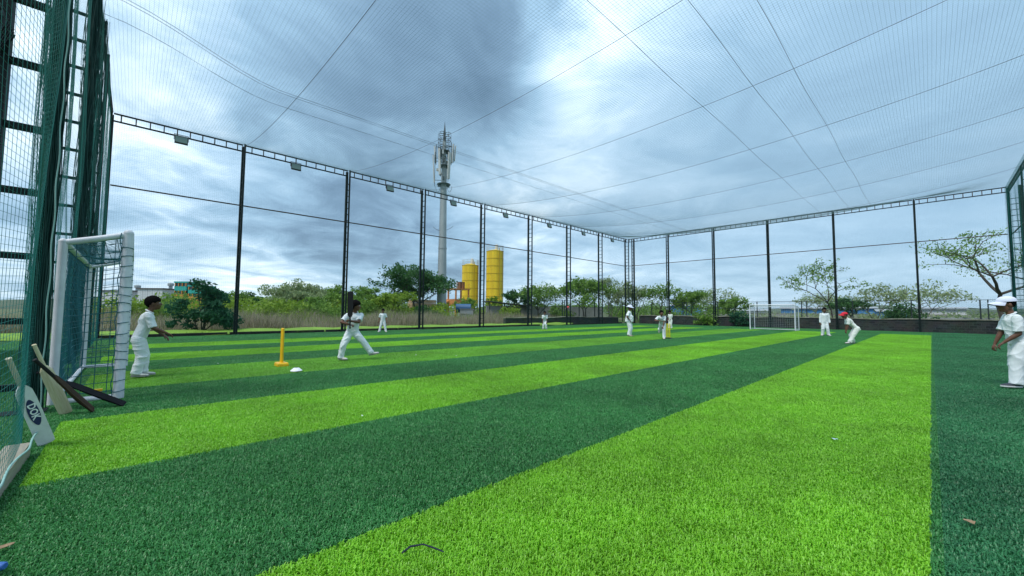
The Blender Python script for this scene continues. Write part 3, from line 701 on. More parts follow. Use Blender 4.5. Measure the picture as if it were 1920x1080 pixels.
    u = sf; v = ss_; pts_ = []
    for k_ in range(17):
        a = math.pi*(.16+1.68*k_/16); pts_.append(nb-spine*.004*H+(u*math.cos(a)*.042+v*math.sin(a)*.044)*H+spine*(.014-.022*(1+math.cos(a))/2*1.2)*H)
    cm.tube(pts_, .0095*H, 8); cm.build('collar', cloth, o, True)
    # shoes
    for i in range(2):
        kn, an = ank[i]; ty = hip_yaw+toe[i]; fp = Matrix.Rotation(ty, 3, 'Z') @ Matrix.Rotation(foot_pitch[i], 3, 'Y')
        g0 = an+fp @ Vector((-.030*H, 0, -.040*H)); s_ = MB(); rings = []
        for x, wv, zt in ((-.012, .018, .030), (.0, .026, .050), (.025, .028, .058), (.055, .029, .046), (.085, .033, .034), (.115, .033, .028), (.14, .026, .022), (.152, .014, .016)):
            rings.append((g0+fp @ Vector((x*H, 0, zt*H/2+.004*H)), fp @ Vector((0, 1, 0)), fp @ Vector((0, 0, 1)), wv*H, zt*H/2))
        so_ = s_.loft(rings).build('shoe', shoe, o, True)
        s2 = MB(); ns = 10; outl = [(-.014, .012), (-.008, .022), (.03, .027), (.09, .034), (.125, .034), (.148, .024), (.158, .008)]
        ring_ = [(x, wv) for x, wv in outl]+[(x, -wv) for x, wv in outl[::-1]]; m_ = len(ring_)
        vs = [g0+fp @ Vector((x*H, wv*H, zz_*H)) for zz_ in (-.002, .012) for x, wv in ring_]
        s2.add(vs, [(k_, (k_+1) % m_, m_+(k_+1) % m_, m_+k_) for k_ in range(m_)]+[tuple(range(m_))[::-1], tuple(range(m_, 2*m_))]).build('sole', sole_m if shoe is not shoe_d else mat('white_sole', (.6, .6, .6), .7), so_)
    # face
    for s_ in (-1, 1):
        ey = MB().ellipsoid(Hd(.050, s_*.021, .006), (.009*H, .0105*H, .0062*H), hr, 12, 8).build('eye', eye_m, o, True)
        MB().ellipsoid(Hd(.0565, s_*.021, .006), (.004*H, .0052*H, .0052*H), hr, 10, 8).build('iris', iris_m, ey, True)
        MB().capsule(Hd(.058, s_*.011, .024), Hd(.051, s_*.034, .025), .0032*H, .0026*H, 8).build('eyebrow', hair_m, o, True)
    MB().capsule(Hd(.0605, -.010, -.034), Hd(.0605, .010, -.034), .0045*H, .0045*H, 8).build('mouth', lip_m, o, True)
    # hair: shell over the cranium with an uneven rim
    if hair:
        hm = MB(); bmx = bmesh.new(); bmesh.ops.create_icosphere(bmx, subdivisions=4, radius=1); rg = random.Random(seed); vs = []
        for v_ in bmx.verts:
            q_ = v_.co.copy(); az = math.atan2(q_.y, q_.x); fr = math.cos(az)        # fr=1 front
            line = .34*max(0, fr)**1.1-.75*max(0, -fr)-.16+.07*math.sin(az*9+seed)-(.25 if long_hair and fr < .3 else 0)
            grow = 1 if q_.z > line else max(0, 1-(line-q_.z)/.16)
            jit = .035*math.sin(q_.x*19+seed)*math.sin(q_.y*23)+.03*math.sin(q_.z*27+q_.y*11)
            sc_ = .84+grow*(.17 if hat else .33+jit+(.10 if long_hair else 0)+.07*max(0, q_.z)); vs.append(Hd(-.008+.062*q_.x*sc_, .0505*q_.y*sc_, .018+.058*q_.z*sc_))
        hm.add(vs, [tuple(v_.index for v_ in f_.verts) for f_ in bmx.faces]); bmx.free(); hm.build('hair', hair_m, o, True)
    if hat:
        kind_, hmat = hat; cp = MB(); vs = []; n = 28; rows = []
        for j in range(8):
            t = j/7*math.pi/2*.97; rows.append((math.cos(t), math.sin(t)))
        for c_, s2_ in rows:
            for k_ in range(n):
                a = 2*math.pi*k_/n; bulge = 1+.02*math.cos(a*6)*c_
                vs.append(Hd(-.006+.073*c_*math.cos(a)*bulge, .061*c_*math.sin(a)*bulge, .030+.056*s2_**.85))
        m_ = len(rows); fs = [(j*n+k_, j*n+(k_+1) % n, (j+1)*n+(k_+1) % n, (j+1)*n+k_) for j in range(m_-1) for k_ in range(n)]+[tuple((m_-1)*n+k_ for k_ in range(n))]
        c_o = cp.add(vs, fs).build('cap', hmat, o, True)
        bmh = MB(); nb_ = 17; vs = []
        if kind_ == 'cap':
            for lay in (0, -.0035):
                for k_ in range(nb_):
                    a = R(-68+136*k_/(nb_-1)); 
                    for rr_ in (0, .5, 1):
                        ex = rr_*.062*max(0, math.cos(a*1.25))**.6; y_ = .061*math.sin(a)*(1+.02*rr_); vs.append(Hd(-.006+.073*math.cos(a)+ex, y_, .034+lay-.022*rr_*(.35+abs(math.sin(a)))-.012*(y_/.06)**2))
            k3 = nb_*3; fs = []
            for k_ in range(nb_-1):
                for r_ in range(2):
                    i0 = k_*3+r_; fs += [(i0, i0+3, i0+4, i0+1), (k3+i0, k3+i0+1, k3+i0+4, k3+i0+3)]
                fs.append((k_*3+2, k_*3+5, k3+k_*3+5, k3+k_*3+2))
        else:
            nb_ = 28
            for lay in (0, -.004):
                for k_ in range(nb_):
                    a = 2*math.pi*k_/nb_
                    for rr_ in (0, 1): vs.append(Hd(-.006+(.072+.042*rr_)*math.cos(a), (.060+.042*rr_)*math.sin(a), .036+lay-.018*rr_+.006*math.sin(2*a)*rr_))
            k3 = nb_*2; fs = []
            for k_ in range(nb_):
                j = (k_+1) % nb_; fs += [(k_*2, j*2, j*2+1, k_*2+1), (k3+k_*2, k3+k_*2+1, k3+j*2+1, k3+j*2), (k_*2+1, j*2+1, k3+j*2+1, k3+k_*2+1)]
        bmh.add(vs, fs).build('brim', hmat, c_o, True)
    return o
# 1 wicketkeeper-side boy at the left, watching
person('boy in white leaning forward with bent arms, left of the yellow wicket', (.12, 9.42, .03), R(-6), 1.375, (-.02, 0, .50), (.055, 0, .785), ((.02, .05, .045), (-.03, -.055, .045)),
       ((.20, .10, .50), (.235, -.07, .535)), look=R(4), nod=R(-2), elbow=((-1, .5, -.6), (-1, -.5, -.6)), sleeve=.66, vox=.006, seed=3, toe=(R(8), R(-10)), curl=.35)
# 2 batter
BL, BF, BH = Vector((3.84, 9.48, .03)), R(-112), 1.41
def l2w(v): return BL+Matrix.Rotation(BF, 3, 'Z') @ (Vector(v)*BH)
person('batter in white stepping forward with a black bat raised upright', BL, BF, BH, (-.02, -.035, .475), (.01, -.005, .762), ((.0, .27, .10), (.02, -.205, .045)),
       ((.150, -.085, .645), (.150, -.075, .58)), look=R(78), nod=R(0), sh_yaw=R(6), elbow=((.2, 1, -.5), (-.1, -1, -.15)), knee=((.5, 1, 0), (1, -.5, 0)), sleeve=.55, vox=.006, seed=9, toe=(R(80), R(55)), foot_pitch=(R(-12), 0), curl=1.2, long_hair=True, grip_dir=(.2, 1, 0))
bat('black bat held upright by the batter', l2w((.185, -.085, 1.13)), l2w((.185, -.075, .52)), (-.50, -.85, 0), mat('matt_black_bat', (.004, .004, .005), .7), gripd, W=.125, group='bats in use')
# 3..10
person('small boy standing with legs apart near the long net behind the batter', (9.75, 20.35, .02), R(-125), 1.24, (0, 0, .50), (.03, 0, .785), ((.02, .13, .045), (.02, -.13, .045)), ((.06, .17, .47), (.06, -.17, .47)), sleeve=.55, vox=.010, seed=11, nod=R(8), toe=(R(25), R(-25)))
person('boy crouching with hands on his knees near the long net', (19.6, 17.5, .02), R(-140), 1.31, (-.09, 0, .44), (.06, 0, .69), ((0, .075, .045), (0, -.075, .045)), ((.09, .10, .34), (.09, -.10, .34)), sleeve=.55, vox=.010, seed=13, nod=R(0), shoe=shoe_d, toe=(R(15), R(-15)))
person('stout umpire in white sun hat with hand on hip', (17.6, 10.2, .02), R(-72), 1.50, (0, 0, .50), (.01, 0, .79), ((.0, .055, .045), (.0, -.06, .045)), ((.10, .06, .50), (.05, -.13, .52)), sleeve=.55, vox=.010, seed=17, stout=1.75, look=R(15), nod=R(8), elbow=((-.4, 1, -.3), (-.7, -1, -.1)), hat=('sun', cap_w), shoe=mat('khaki_shoe', (.38, .33, .22), .7), toe=(R(20), R(-20)))
person('bowler in white following through with one leg kicked up behind', (17.05, 8.25, .02), R(-155), 1.38, (-.06, 0, .49), (.10, -.02, .71), ((.02, .05, .045), (-.40, -.10, .30)), ((.20, .02, .36), (.22, -.06, .58)), sleeve=.5, vox=.010, seed=19, look=R(5), nod=R(-4), elbow=((-.3, 1, -.2), (-.3, -1, 0)), knee=((1, 0, 0), (1, .2, -.3)), foot_pitch=(0, R(75)), sh_yaw=R(20))
person('boy in white standing far behind the bowler by the wall', (28.7, 13.25, .02), R(175), 1.28, (0, 0, .50), (.02, 0, .79), ((0, .06, .045), (.02, -.06, .045)), ((.09, .03, .50), (.04, -.15, .48)), sleeve=.55, vox=.011, seed=23, look=R(20), toe=(R(15), R(-15)), cloth=cloth_c)
person('bareheaded boy in long white sleeves standing right of the far goal', (26.8, 3.95, .02), R(-160), 1.48, (0, 0, .50), (.015, 0, .79), ((.02, .10, .045), (0, -.07, .045)), ((.02, .145, .45), (.05, -.135, .44)), sleeve=.98, vox=.010, seed=29, look=R(-5), toe=(R(20), R(-25)))
person('boy in red cap bending forward with hands on his knees', (20.7, 2.22, .02), R(112), 1.37, (-.11, 0, .46), (.08, 0, .70), ((.06, .08, .045), (-.06, -.09, .045)), ((.14, .10, .36), (.10, -.10, .34)), sleeve=.55, vox=.009, seed=31, look=R(10), nod=R(4), hat=('cap', cap_r), toe=(R(15), R(-15)), cloth=cloth_c)
person('boy in white cap at the right picture edge, watching', (10.55, -.95, .03), R(106), 1.47, (-.02, 0, .50), (.03, 0, .785), ((.05, .07, .045), (-.06, -.06, .045)), ((.13, .09, .49), (.13, -.10, .46)), sleeve=.60, vox=.006, seed=37, stout=1.08, look=R(5), nod=R(4), hat=('cap', cap_w), shoe=shoe_d, toe=(R(10), R(-15)), curl=.6)

# ------------------------------------------------------------------ trees, bushes and brush
bark = mat('bark', (.055, .045, .035), .9, var=.3, vscale=6, bump=.4); bark_p = mat('pale_bark', (.13, .115, .095), .9, var=.3, vscale=6)
def leafmat(name, c1, c2):
    if name in MATS: return MATS[name]
    m = bpy.data.materials.new(name); m.use_nodes = True; t = m.node_tree; b_ = t.nodes['Principled BSDF']
    at_ = t.nodes.new('ShaderNodeAttribute'); at_.attribute_name = 'tone'
    n = t.nodes.new('ShaderNodeMix'); n.data_type = 'RGBA'; n.inputs['A'].default_value = (*c1, 1); n.inputs['B'].default_value = (*c2, 1)
    t.links.new(at_.outputs['Fac'], n.inputs['Factor']); t.links.new(n.outputs['Result'], b_.inputs['Base Color']); b_.inputs['Roughness'].default_value = .6; b_.inputs['Specular IOR Level'].default_value = .25
    o_ = t.nodes['Material Output']; tr = t.nodes.new('ShaderNodeBsdfTranslucent'); mx = t.nodes.new('ShaderNodeMixShader'); mx.inputs[0].default_value = .38
    t.links.new(n.outputs['Result'], tr.inputs[0]); t.links.new(b_.outputs[0], mx.inputs[1]); t.links.new(tr.outputs[0], mx.inputs[2]); t.links.new(mx.outputs[0], o_.inputs['Surface'])
    MATS[name] = m; return m
LM = {'dark': leafmat('dark_leaf', (0.023, 0.081, 0.023), (0.065, 0.163, 0.039)), 'mid': leafmat('mid_leaf', (0.078, 0.163, 0.026), (0.208, 0.351, 0.058)), 'pale': leafmat('pale_leaf', (0.156, 0.215, 0.091), (0.338, 0.416, 0.195)),
      'yellow': leafmat('yellow_green_leaf', (0.117, 0.208, 0.019), (0.260, 0.377, 0.039)), 'dry': leafmat('dry_twig', (0.195, 0.163, 0.111), (0.468, 0.403, 0.312)), 'deep': leafmat('deep_green_leaf', (0.013, 0.072, 0.036), (0.039, 0.143, 0.065))}
def leaves(cent, rad, n_each, size, rg, droop=0.0):
    cent = np.repeat(cent, n_each, 0); rad = np.repeat(rad, n_each); n = len(cent)
    d = rg.normal(0, 1, (n, 3)); d /= np.linalg.norm(d, axis=1)[:, None]; d *= (rg.uniform(0, 1, n)**.45)[:, None]; d[:, 2] *= .7
    p = cent+d*rad[:, None]; p[:, 2] -= droop*rg.uniform(0, 1, n)
    a = rg.normal(0, 1, (n, 3)); a /= np.linalg.norm(a, axis=1)[:, None]; b_ = rg.normal(0, 1, (n, 3)); b_ -= a*(a*b_).sum(1)[:, None]; b_ /= np.linalg.norm(b_, axis=1)[:, None]
    s = size*rg.uniform(.6, 1.3, n)[:, None]
    V = np.stack([p-a*s, p-b_*s*.42, p+a*s, p+b_*s*.42], 1).reshape(-1, 3); F = np.arange(n*4).reshape(-1, 4)
    tone = np.clip(np.repeat(rg.uniform(0, 1, n), 4)*.6+np.repeat(rg.uniform(0, 1, len(cent)//n_each), n_each*4)*.4, 0, 1)
    return V, F, tone
def crown_obj(V, F, tone, m, parent, name='crown'):
    me_ = npmesh(name, V, F, m); at_ = me_.attributes.new('tone', 'FLOAT', 'POINT'); at_.data.foreach_set('value', tone.astype(np.float32)); return link(name, me_, parent)
def tree(name, label, x, y, h, wd, kind, n_leaf, leaf, seed, trunk_h=.3, levels=4, lean=(0, 0), bare=False, stems=1, cat='tree', group='trees beyond the net cage', spread=.62, tr=None, tips_frac=1.0):
    rg = np.random.default_rng(seed); rr_ = random.Random(seed); e = empty(name, (x, y, -.03)); tag(e, label, cat, group)
    tb_ = MB(); tips = []
    def grow(p, d, L, r, lv):
        q_ = p; d = d.normalized(); pts_ = [p]
        for i in range(3):
            d = (d+Vector((rr_.gauss(0, .13), rr_.gauss(0, .13), rr_.gauss(.03, .08)))).normalized(); q_ = q_+d*L/3; pts_.append(q_.copy())
        tb_.tube(pts_, [r, r*.9, r*.8, r*.66], 6 if lv < 2 else 4, cap=False)
        if lv >= (2 if tips_frac < 1 or bare else 1): tips.append((q_.copy(), L)); tips.append((pts_[2].copy(), L*.8))
        if lv >= levels: return
        nb_ = rr_.choice((2, 3, 3)) if lv else rr_.choice((3, 4))
        ph = rr_.uniform(0, 6.3)
        for k_ in range(nb_):
            a = ph+2*math.pi*k_/nb_+rr_.gauss(0, .3); sp = spread*rr_.uniform(.7, 1.3)
            ax = Vector((math.cos(a), math.sin(a), 0)); nd = d*math.cos(sp)+ax*math.sin(sp)*1.15
            grow(q_, nd, L*rr_.uniform(.66, .88), r*.60, lv+1)
    Lt = h*trunk_h
    for s_ in range(stems):
        d0 = Vector((lean[0]+rr_.gauss(0, .12 if stems == 1 else .35), lean[1]+rr_.gauss(0, .12 if stems == 1 else .35), 1))
        grow(Vector((rr_.gauss(0, .05*stems), rr_.gauss(0, .05*stems), 0)), d0, Lt, (tr or h*.018)/math.sqrt(stems), 0)
    T_ = np.array([list(t[0]) for t in tips]); zmax = T_[:, 2].max(); half = np.percentile(np.abs(T_[:, :2]-np.median(T_[:, :2], 0)), 95)
    sx, sz = (wd*.46)/max(half, .1), (h*.93)/zmax
    tb_.v = [(v[0]*sx, v[1]*sx, v[2]*sz) for v in tb_.v]; T_ = T_*np.array([sx, sx, sz])
    tb_.build('trunk', bark_p if kind == 'pale' else bark, e)
    if not bare:
        if tips_frac < 1: T_ = T_[rg.uniform(0, 1, len(T_)) < tips_frac]
        ne = max(3, int(n_leaf/len(T_))); rad = np.full(len(T_), wd*.085)*rg.uniform(.6, 1.35, len(T_))
        V, F, tn = leaves(T_, rad, ne, leaf, rg); crown_obj(V, F, tn, LM[kind], e)
    return e
def bush(name, label, x, y, h, wd, kind, n_leaf, leaf, seed, cat='bush', group='bushes beyond the net cage', deep=1.0):
    rg = np.random.default_rng(seed); e = empty(name, (x, y, -.03)); tag(e, label, cat, group); mb = MB(); C_ = []
    for k_ in range(16):
        a = rg.uniform(0, 6.28); rr_ = rg.uniform(.1, .42)*wd; zz_ = h*rg.uniform(.35, .95)*(1-.35*(rr_/(wd*.42))**2); tp = (rr_*math.cos(a), rr_*deep*math.sin(a), zz_)
        mb.tube([(rg.normal(0, .06), rg.normal(0, .06), 0), (tp[0]*.45, tp[1]*.45, zz_*.55), tp], [.022, .015, .006], 4, cap=False); C_.append(tp)
        for _ in range(2): C_.append((tp[0]+rg.normal(0, wd*.1), tp[1]+rg.normal(0, wd*.1), zz_*rg.uniform(.3, .95)))
    mb.build('trunk', bark, e); C_ = np.array(C_)
    V, F, tn = leaves(C_, rg.uniform(.10, .22, len(C_))*wd, max(4, n_leaf//len(C_)), leaf, rg); V[:, 2] = np.maximum(V[:, 2], .02); crown_obj(V, F, tn, LM[kind], e); return e
bush('leafy_shrub', 'tall dark green shrub behind the first post, right of the leaning boy', 2.5, 25.0, 2.75, 2.5, 'deep', 5200, .10, 41)
tree('dark_tree', 'low dark round tree far left behind the brush', 13.3, 70.3, 3.9, 4.2, 'dark', 2600, .20, 1, spread=.7)
tree('pale_tree', 'pale leafy tree left of centre above the dry brush', 12.0, 50.8, 4.5, 6.0, 'pale', 3600, .15, 2, spread=.8)
tree('pale_tree', 'widest pale tree in the middle of the left tree line', 15.8, 54.1, 4.9, 7.2, 'pale', 4200, .15, 3, spread=.85)
tree('green_tree', 'fresh green tree just left of the batter', 16.4, 46.6, 4.3, 5.2, 'mid', 3600, .14, 4, spread=.75)
tree('green_tree', 'small green tree directly behind the batter', 16.7, 39.4, 3.7, 4.0, 'mid', 3000, .12, 5, spread=.75)
tree('yellow_green_tree', 'small yellow green tree between the batter and the monopole', 17.8, 35.9, 3.2, 4.0, 'yellow', 3000, .12, 6, spread=.75)
tree('broad_tree', 'large dark green tree standing behind the telecom monopole', 23.6, 40.4, 7.0, 8.2, 'dark', 8000, .17, 7, trunk_h=.24, spread=.7, stems=2)
tree('green_tree', 'small tree in front of the shorter silo', 34.0, 45.4, 3.2, 3.4, 'mid', 1800, .14, 8)
tree('green_tree', 'small tree in front of the foot of the taller silo', 36.0, 41.5, 3.4, 3.2, 'yellow', 1300, .13, 82, tips_frac=.5)
tree('dark_tree', 'dark tree right beside the taller silo', 33.4, 34.4, 3.9, 4.0, 'dark', 2600, .15, 9)
tree('airy_tree', 'airy tree with thin stems right of the silos', 33.0, 30.6, 4.7, 5.4, 'mid', 2800, .14, 10, stems=3, spread=.5)
tree('green_tree', 'dense green tree left of the far corner post', 35.2, 25.6, 5.4, 5.0, 'mid', 4200, .14, 12, stems=2, spread=.55)
tree('airy_tree', 'thin open tree right behind the far corner post', 41.2, 26.2, 5.7, 4.6, 'pale', 2600, .14, 13, stems=3, spread=.5)
tree('airy_tree', 'second open tree right of the far corner post', 42.2, 23.6, 5.1, 4.4, 'pale', 2400, .14, 14, stems=3, spread=.5)
tree('airy_tree', 'leaning open tree behind the bowler', 42.9, 21.0, 5.0, 5.0, 'mid', 2200, .14, 15, stems=2, lean=(.1, -.3), spread=.55)
tree('green_tree', 'small dense green tree right of the bowler', 44.8, 17.9, 3.8, 3.8, 'mid', 2600, .13, 16)
tree('bare_tree', 'pale wide tree left of the far goal', 63.6, 22.5, 5.2, 8.0, 'pale', 2600, .16, 17, stems=2, spread=.7)
tree('green_tree', 'dark low tree behind the left post of the far goal', 46.0, 14.6, 3.0, 3.4, 'mid', 2400, .13, 18)
tree('slender_tree', 'slender sparse tree right of the far goal', 47.0, 6.3, 6.7, 5.8, 'mid', 1500, .105, 20, trunk_h=.36, levels=3, lean=(0, .12), spread=.75, tips_frac=.6, tr=.075)
tree('bare_tree', 'nearly bare tree right of the boy in the red cap', 62.2, 4.5, 5.0, 5.4, 'pale', 600, .15, 21, stems=2, spread=.7)
tree('bare_tree', 'bare pale tree behind the right post of the far goal', 72.2, 11.6, 4.8, 7.0, 'pale', 500, .15, 22, stems=3, spread=.7)
tree('dark_tree', 'small dark round tree above the boy in the red cap', 60.0, 6.6, 3.2, 3.4, 'dark', 2400, .14, 23, trunk_h=.2)
bush('round_bush', 'round dark bush beyond the low wall at right', 57.0, 1.9, 2.6, 3.4, 'dark', 2200, .14, 24)
tree('bare_tree', 'wide bare tree at right beyond the wire fence', 79.4, .6, 6.2, 8.0, 'pale', 700, .18, 25, stems=3, spread=.75)
tree('spreading_tree', 'big spreading sparse tree rising behind the far right corner', 60.5, -5.0, 10.2, 12.0, 'mid', 2600, .125, 26, trunk_h=.26, levels=4, lean=(0, .18), spread=.8, tips_frac=.45, tr=.16)
bush('leafy_plant', 'broad leaved plant at the foot of the far wall, left of the goal', 38.75, 14.3, 1.5, 2.4, 'mid', 900, .13, 27)
bush('leafy_plant', 'dark bush at the foot of the far wall by the goal post', 38.75, 11.6, 1.6, 1.9, 'deep', 900, .11, 28)
for i, (x, y, h_, wd_, kd, lb) in enumerate([(7.0, 33.5, 2.0, 4.2, 'yellow', 'yellow green bush in the brush right of the tall shrub'), (11.5, 34.5, 2.3, 5.0, 'mid', 'green bush in the brush left of the batter'), (20.0, 33.0, 1.7, 2.6, 'dark', 'dark bush right of the small standing boy'),
        (1.2, 36.0, 2.4, 5.0, 'mid', 'green bush in the brush behind the leaning boy'), (-1.0, 34.0, 2.0, 4.0, 'yellow', 'yellow green bush behind the near goal'), (29.3, 31.0, 1.9, 3.0, 'yellow', 'bright bush before the grey wall below the taller silo'), (33.5, 27.5, 2.1, 3.2, 'mid', 'bush before the grey wall left of the far corner'), (14.5, 35.5, 2.6, 4.0, 'mid', 'green bush in the brush behind the batter')]):
    bush('scrub_bush', lb, x, y, h_, wd_, kd, 2600, .12, 60+i)
# far scrub that reads as one mass
def scrub(name, label, arc, n, seed, kind, hmax):
    rg = np.random.default_rng(seed); (x0, y0), (x1, y1) = arc; k_ = 70; t_ = rg.uniform(0, 1, k_); C_ = np.stack([x0+(x1-x0)*t_+rg.normal(0, 3, k_), y0+(y1-y0)*t_+rg.normal(0, 3, k_), hmax*rg.uniform(.15, .7, k_)], 1)
    V, F, tn = leaves(C_, rg.uniform(.8, 1.9, k_), n//k_, .17, rg); V[:, 2] = np.maximum(V[:, 2], 0); o = crown_obj(V, F, tn, LM[kind], None, name); tag(o, label, 'scrub', kind='stuff')
scrub('far_scrub', 'continuous green scrub behind the left tree line', ((4, 62), (30, 56)), 21000, 91, 'mid', 4.2)
scrub('middle_scrub', 'green scrub below the left tree line', ((3, 46), (26, 40)), 18000, 92, 'yellow', 2.2)
scrub('corner_scrub', 'pale scrub behind the far corner', ((38, 46), (64, 22)), 14000, 93, 'mid', 3.0)
scrub('right_scrub', 'low scrub beyond the far wall', ((64, 18), (70, -8)), 5000, 94, 'pale', 1.2)
# dry brush: uncountable twigs and stalks
def brush(name, label, x0, x1, y0, y1, n, hmin, hmax, kind, seed, wd=.012, zfun=None):
    rg = np.random.default_rng(seed); px = rg.uniform(x0, x1, n); py = y0+(y1-y0)*rg.uniform(0, 1, n)
    hh = rg.uniform(hmin, hmax, n)*(.65+.35*np.sin(px*.9+1.3*np.sin(py*.7))*np.cos(py*.5+px*.3)); az = rg.uniform(0, 6.28, n); ln = rg.uniform(.05, .7, n)
    dx, dy = np.cos(az)*ln*hh, np.sin(az)*ln*hh; a2 = rg.uniform(0, 6.28, n); wx, wy = np.cos(a2)*wd, np.sin(a2)*wd; z0 = np.zeros(n)
    V = np.stack([np.stack([px-wx, py-wy, z0], 1), np.stack([px+wx, py+wy, z0], 1), np.stack([px+dx*.45+wx*.7, py+dy*.45+wy*.7, hh*.6], 1), np.stack([px+dx*.45-wx*.7, py+dy*.45-wy*.7, hh*.6], 1), np.stack([px+dx, py+dy, hh], 1)], 1).reshape(-1, 3)
    k_ = np.arange(n)[:, None]*5; F = np.concatenate([k_+np.array([[0, 1, 2]]), k_+np.array([[0, 2, 3]]), k_+np.array([[3, 2, 4]])])
    o = crown_obj(V, F, np.repeat(rg.uniform(0, 1, n), 5), LM[kind], None, name); tag(o, label, 'brush', kind='stuff'); return o
brush('dry_brush', 'grey brown dry brush beyond the long net', -8, 33, 26.3, 33, 42000, .5, 1.5, 'dry', 71, .011)
brush('green_brush', 'green weeds among the dry brush', -8, 34, 27.5, 36, 15000, .4, 1.5, 'yellow', 72, .016)
brush('verge_tufts', 'bright grass tufts along the verge', -5, 30, 22.9, 26.3, 16000, .04, .20, 'yellow', 73, .012)
brush('far_weeds', 'low weeds beyond the far wall', 40.5, 62, -8, 26, 12000, .2, .8, 'mid', 74, .02)

# ------------------------------------------------------------------ low walls, kerb and wire fence
stone = bpy.data.materials.new('dark_block_wall'); stone.use_nodes = True; t = stone.node_tree; b_ = t.nodes['Principled BSDF']
tcn = t.nodes.new('ShaderNodeTexCoord'); mp = t.nodes.new('ShaderNodeMapping'); mp.inputs['Rotation'].default_value = (R(-90), 0, 0); mp.inputs['Scale'].default_value = (1, 1, 1)
br = t.nodes.new('ShaderNodeTexBrick'); br.inputs['Scale'].default_value = 1.5; br.inputs['Color1'].default_value = (.020, .026, .025, 1); br.inputs['Color2'].default_value = (.060, .064, .058, 1); br.inputs['Mortar'].default_value = (.062, .07, .066, 1); br.inputs['Mortar Size'].default_value = .03
t.links.new(tcn.outputs['Object'], mp.inputs[0]); t.links.new(mp.outputs[0], br.inputs['Vector'])
ns = t.nodes.new('ShaderNodeTexNoise'); ns.inputs['Scale'].default_value = 1.3; ns.inputs['Detail'].default_value = 8; t.links.new(tcn.outputs['Object'], ns.inputs['Vector'])
mxn = t.nodes.new('ShaderNodeMix'); mxn.data_type = 'RGBA'; mxn.blend_type = 'MULTIPLY'; mxn.inputs['Factor'].default_value = .8; t.links.new(br.outputs[0], mxn.inputs['A']); t.links.new(ns.outputs['Color'], mxn.inputs['B']); t.links.new(mxn.outputs['Result'], b_.inputs['Base Color']); b_.inputs['Roughness'].default_value = .9
coping = mat('mossy_coping', (.17, .17, .11), .9, col2=(.34, .33, .28), vscale=2)
def wall(label, a, b2, th, h, m, cop=True, seed=0):
    a, b2 = Vector((*a, 0)), Vector((*b2, 0)); d = b2-a; L = d.length; e = empty('low_wall', a, math.atan2(d.y, d.x)); tag(e, label, 'wall')
    n = max(2, int(L/1.2)); rg = random.Random(seed); mb = MB(); hs_ = [h+rg.uniform(-.05, .05) for _ in range(n+1)]
    vs = []
    for i in range(n+1):
        x = L*i/n
        for y_, z_ in ((-th/2, -.05), (-th/2, hs_[i]), (th/2, hs_[i]), (th/2, -.05)): vs.append((x, y_+rg.uniform(-.015, .015), z_))
    fs = [(i*4+k_, i*4+k_+1, (i+1)*4+k_+1, (i+1)*4+k_) for i in range(n) for k_ in range(3)]+[(0, 1, 2, 3), tuple(n*4+k_ for k_ in (3, 2, 1, 0))]
    mb.add(vs, fs).build('wall_body', m, e)
    if cop:
        for i in range(n):
            if rg.random() < .12: continue
            x0, x1 = L*i/n+.01, L*(i+1)/n-.01; zc_ = (hs_[i]+hs_[i+1])/2+.03; MB().box(((x0+x1)/2, rg.uniform(-.02, .02), zc_), (x1-x0, th+.1, .06), Matrix.Rotation(math.atan2(hs_[i]-hs_[i+1], x1-x0), 3, 'Y')).build('coping_slab', coping, e)
    return e
wall('dark block wall with pale coping behind the far goal', (39.3, 21.5), (39.3, -12), .28, .82, stone, seed=3)
wall('dark low wall below the trees left of the far corner', (22.5, 24.6), (39.2, 24.2), .28, .62, stone, seed=4)
conc = mat('stained_concrete', (.20, .20, .19), .9, col2=(.32, .32, .30), vscale=.8, bump=.2, bscale=6)
wall('grey concrete boundary wall below the taller silo', (28.5, 34.2), (44, 29.4), .2, 1.75, conc, False, 5)
wall('long grey boundary wall far behind the far goal', (78, 40), (92, -30), .2, 1.15, conc, True, 6)
wall('pale grey wall far behind the right part of the wire fence', (62, 2.5), (70, -16), .2, .9, mat('pale_concrete', (.30, .31, .31), .9, var=.2, vscale=.7), False, 7)
kb = mat('dark_timber', (.03, .026, .02), .9, var=.4, vscale=4)
for i in range(9):
    if i in (6,): continue
    mb = MB(); x0, x1 = LX[0]+i*4.3, LX[0]+i*4.3+4.2
    o = mb.box(((x0+x1)/2, YL+.42, .045), (x1-x0, .14, .12), Matrix.Rotation(R(.4*(-1)**i), 3, 'Z')).build('edge_board', kb); tag(o, f'dark timber edge board along the long net, {ordw(i)} from the left', 'edge board', 'edge boards along the long net', kind='thing')
wirem = mat('fence_wire', (.05, .055, .055), .6); fpost = mat('fence_post', (.02, .03, .03), .6)
def wire_fence(label, a, b2, h, sp, base):
    a, b2 = Vector((*a, 0)), Vector((*b2, 0)); d = b2-a; L = d.length; e = empty('wire_fence', a, math.atan2(d.y, d.x)); tag(e, label, 'fence', 'wire fences beyond the walls')
    n = int(L/sp)
    for i in range(n+1):
        x = L*i/n; MB().box((x, 0, h/2), (.07, .07, h)).build('fence_post', fpost, e)
        if i % 3 == 1: MB().box((x+.35, 0, h/2), (.06, .06, h)).build('fence_post', fpost, e)
    for z in (h-.03, h*.72, base+.05): MB().box((L/2, .0, z), (L, .03, .03)).build('rail', fpost, e)
    ls = []
    hgt = h-base; stp = .16
    for x in np.arange(-hgt, L, stp):
        for sgn in (1, -1):
            x0, x1 = (x, x+hgt) if sgn > 0 else (x+hgt, x); ls.append(np.array([[np.clip(x0, 0, L), 0, base], [np.clip(x1, 0, L), 0, h]]))
    net_obj('chain_link', ls, .0024, wirem, 3, e); return e
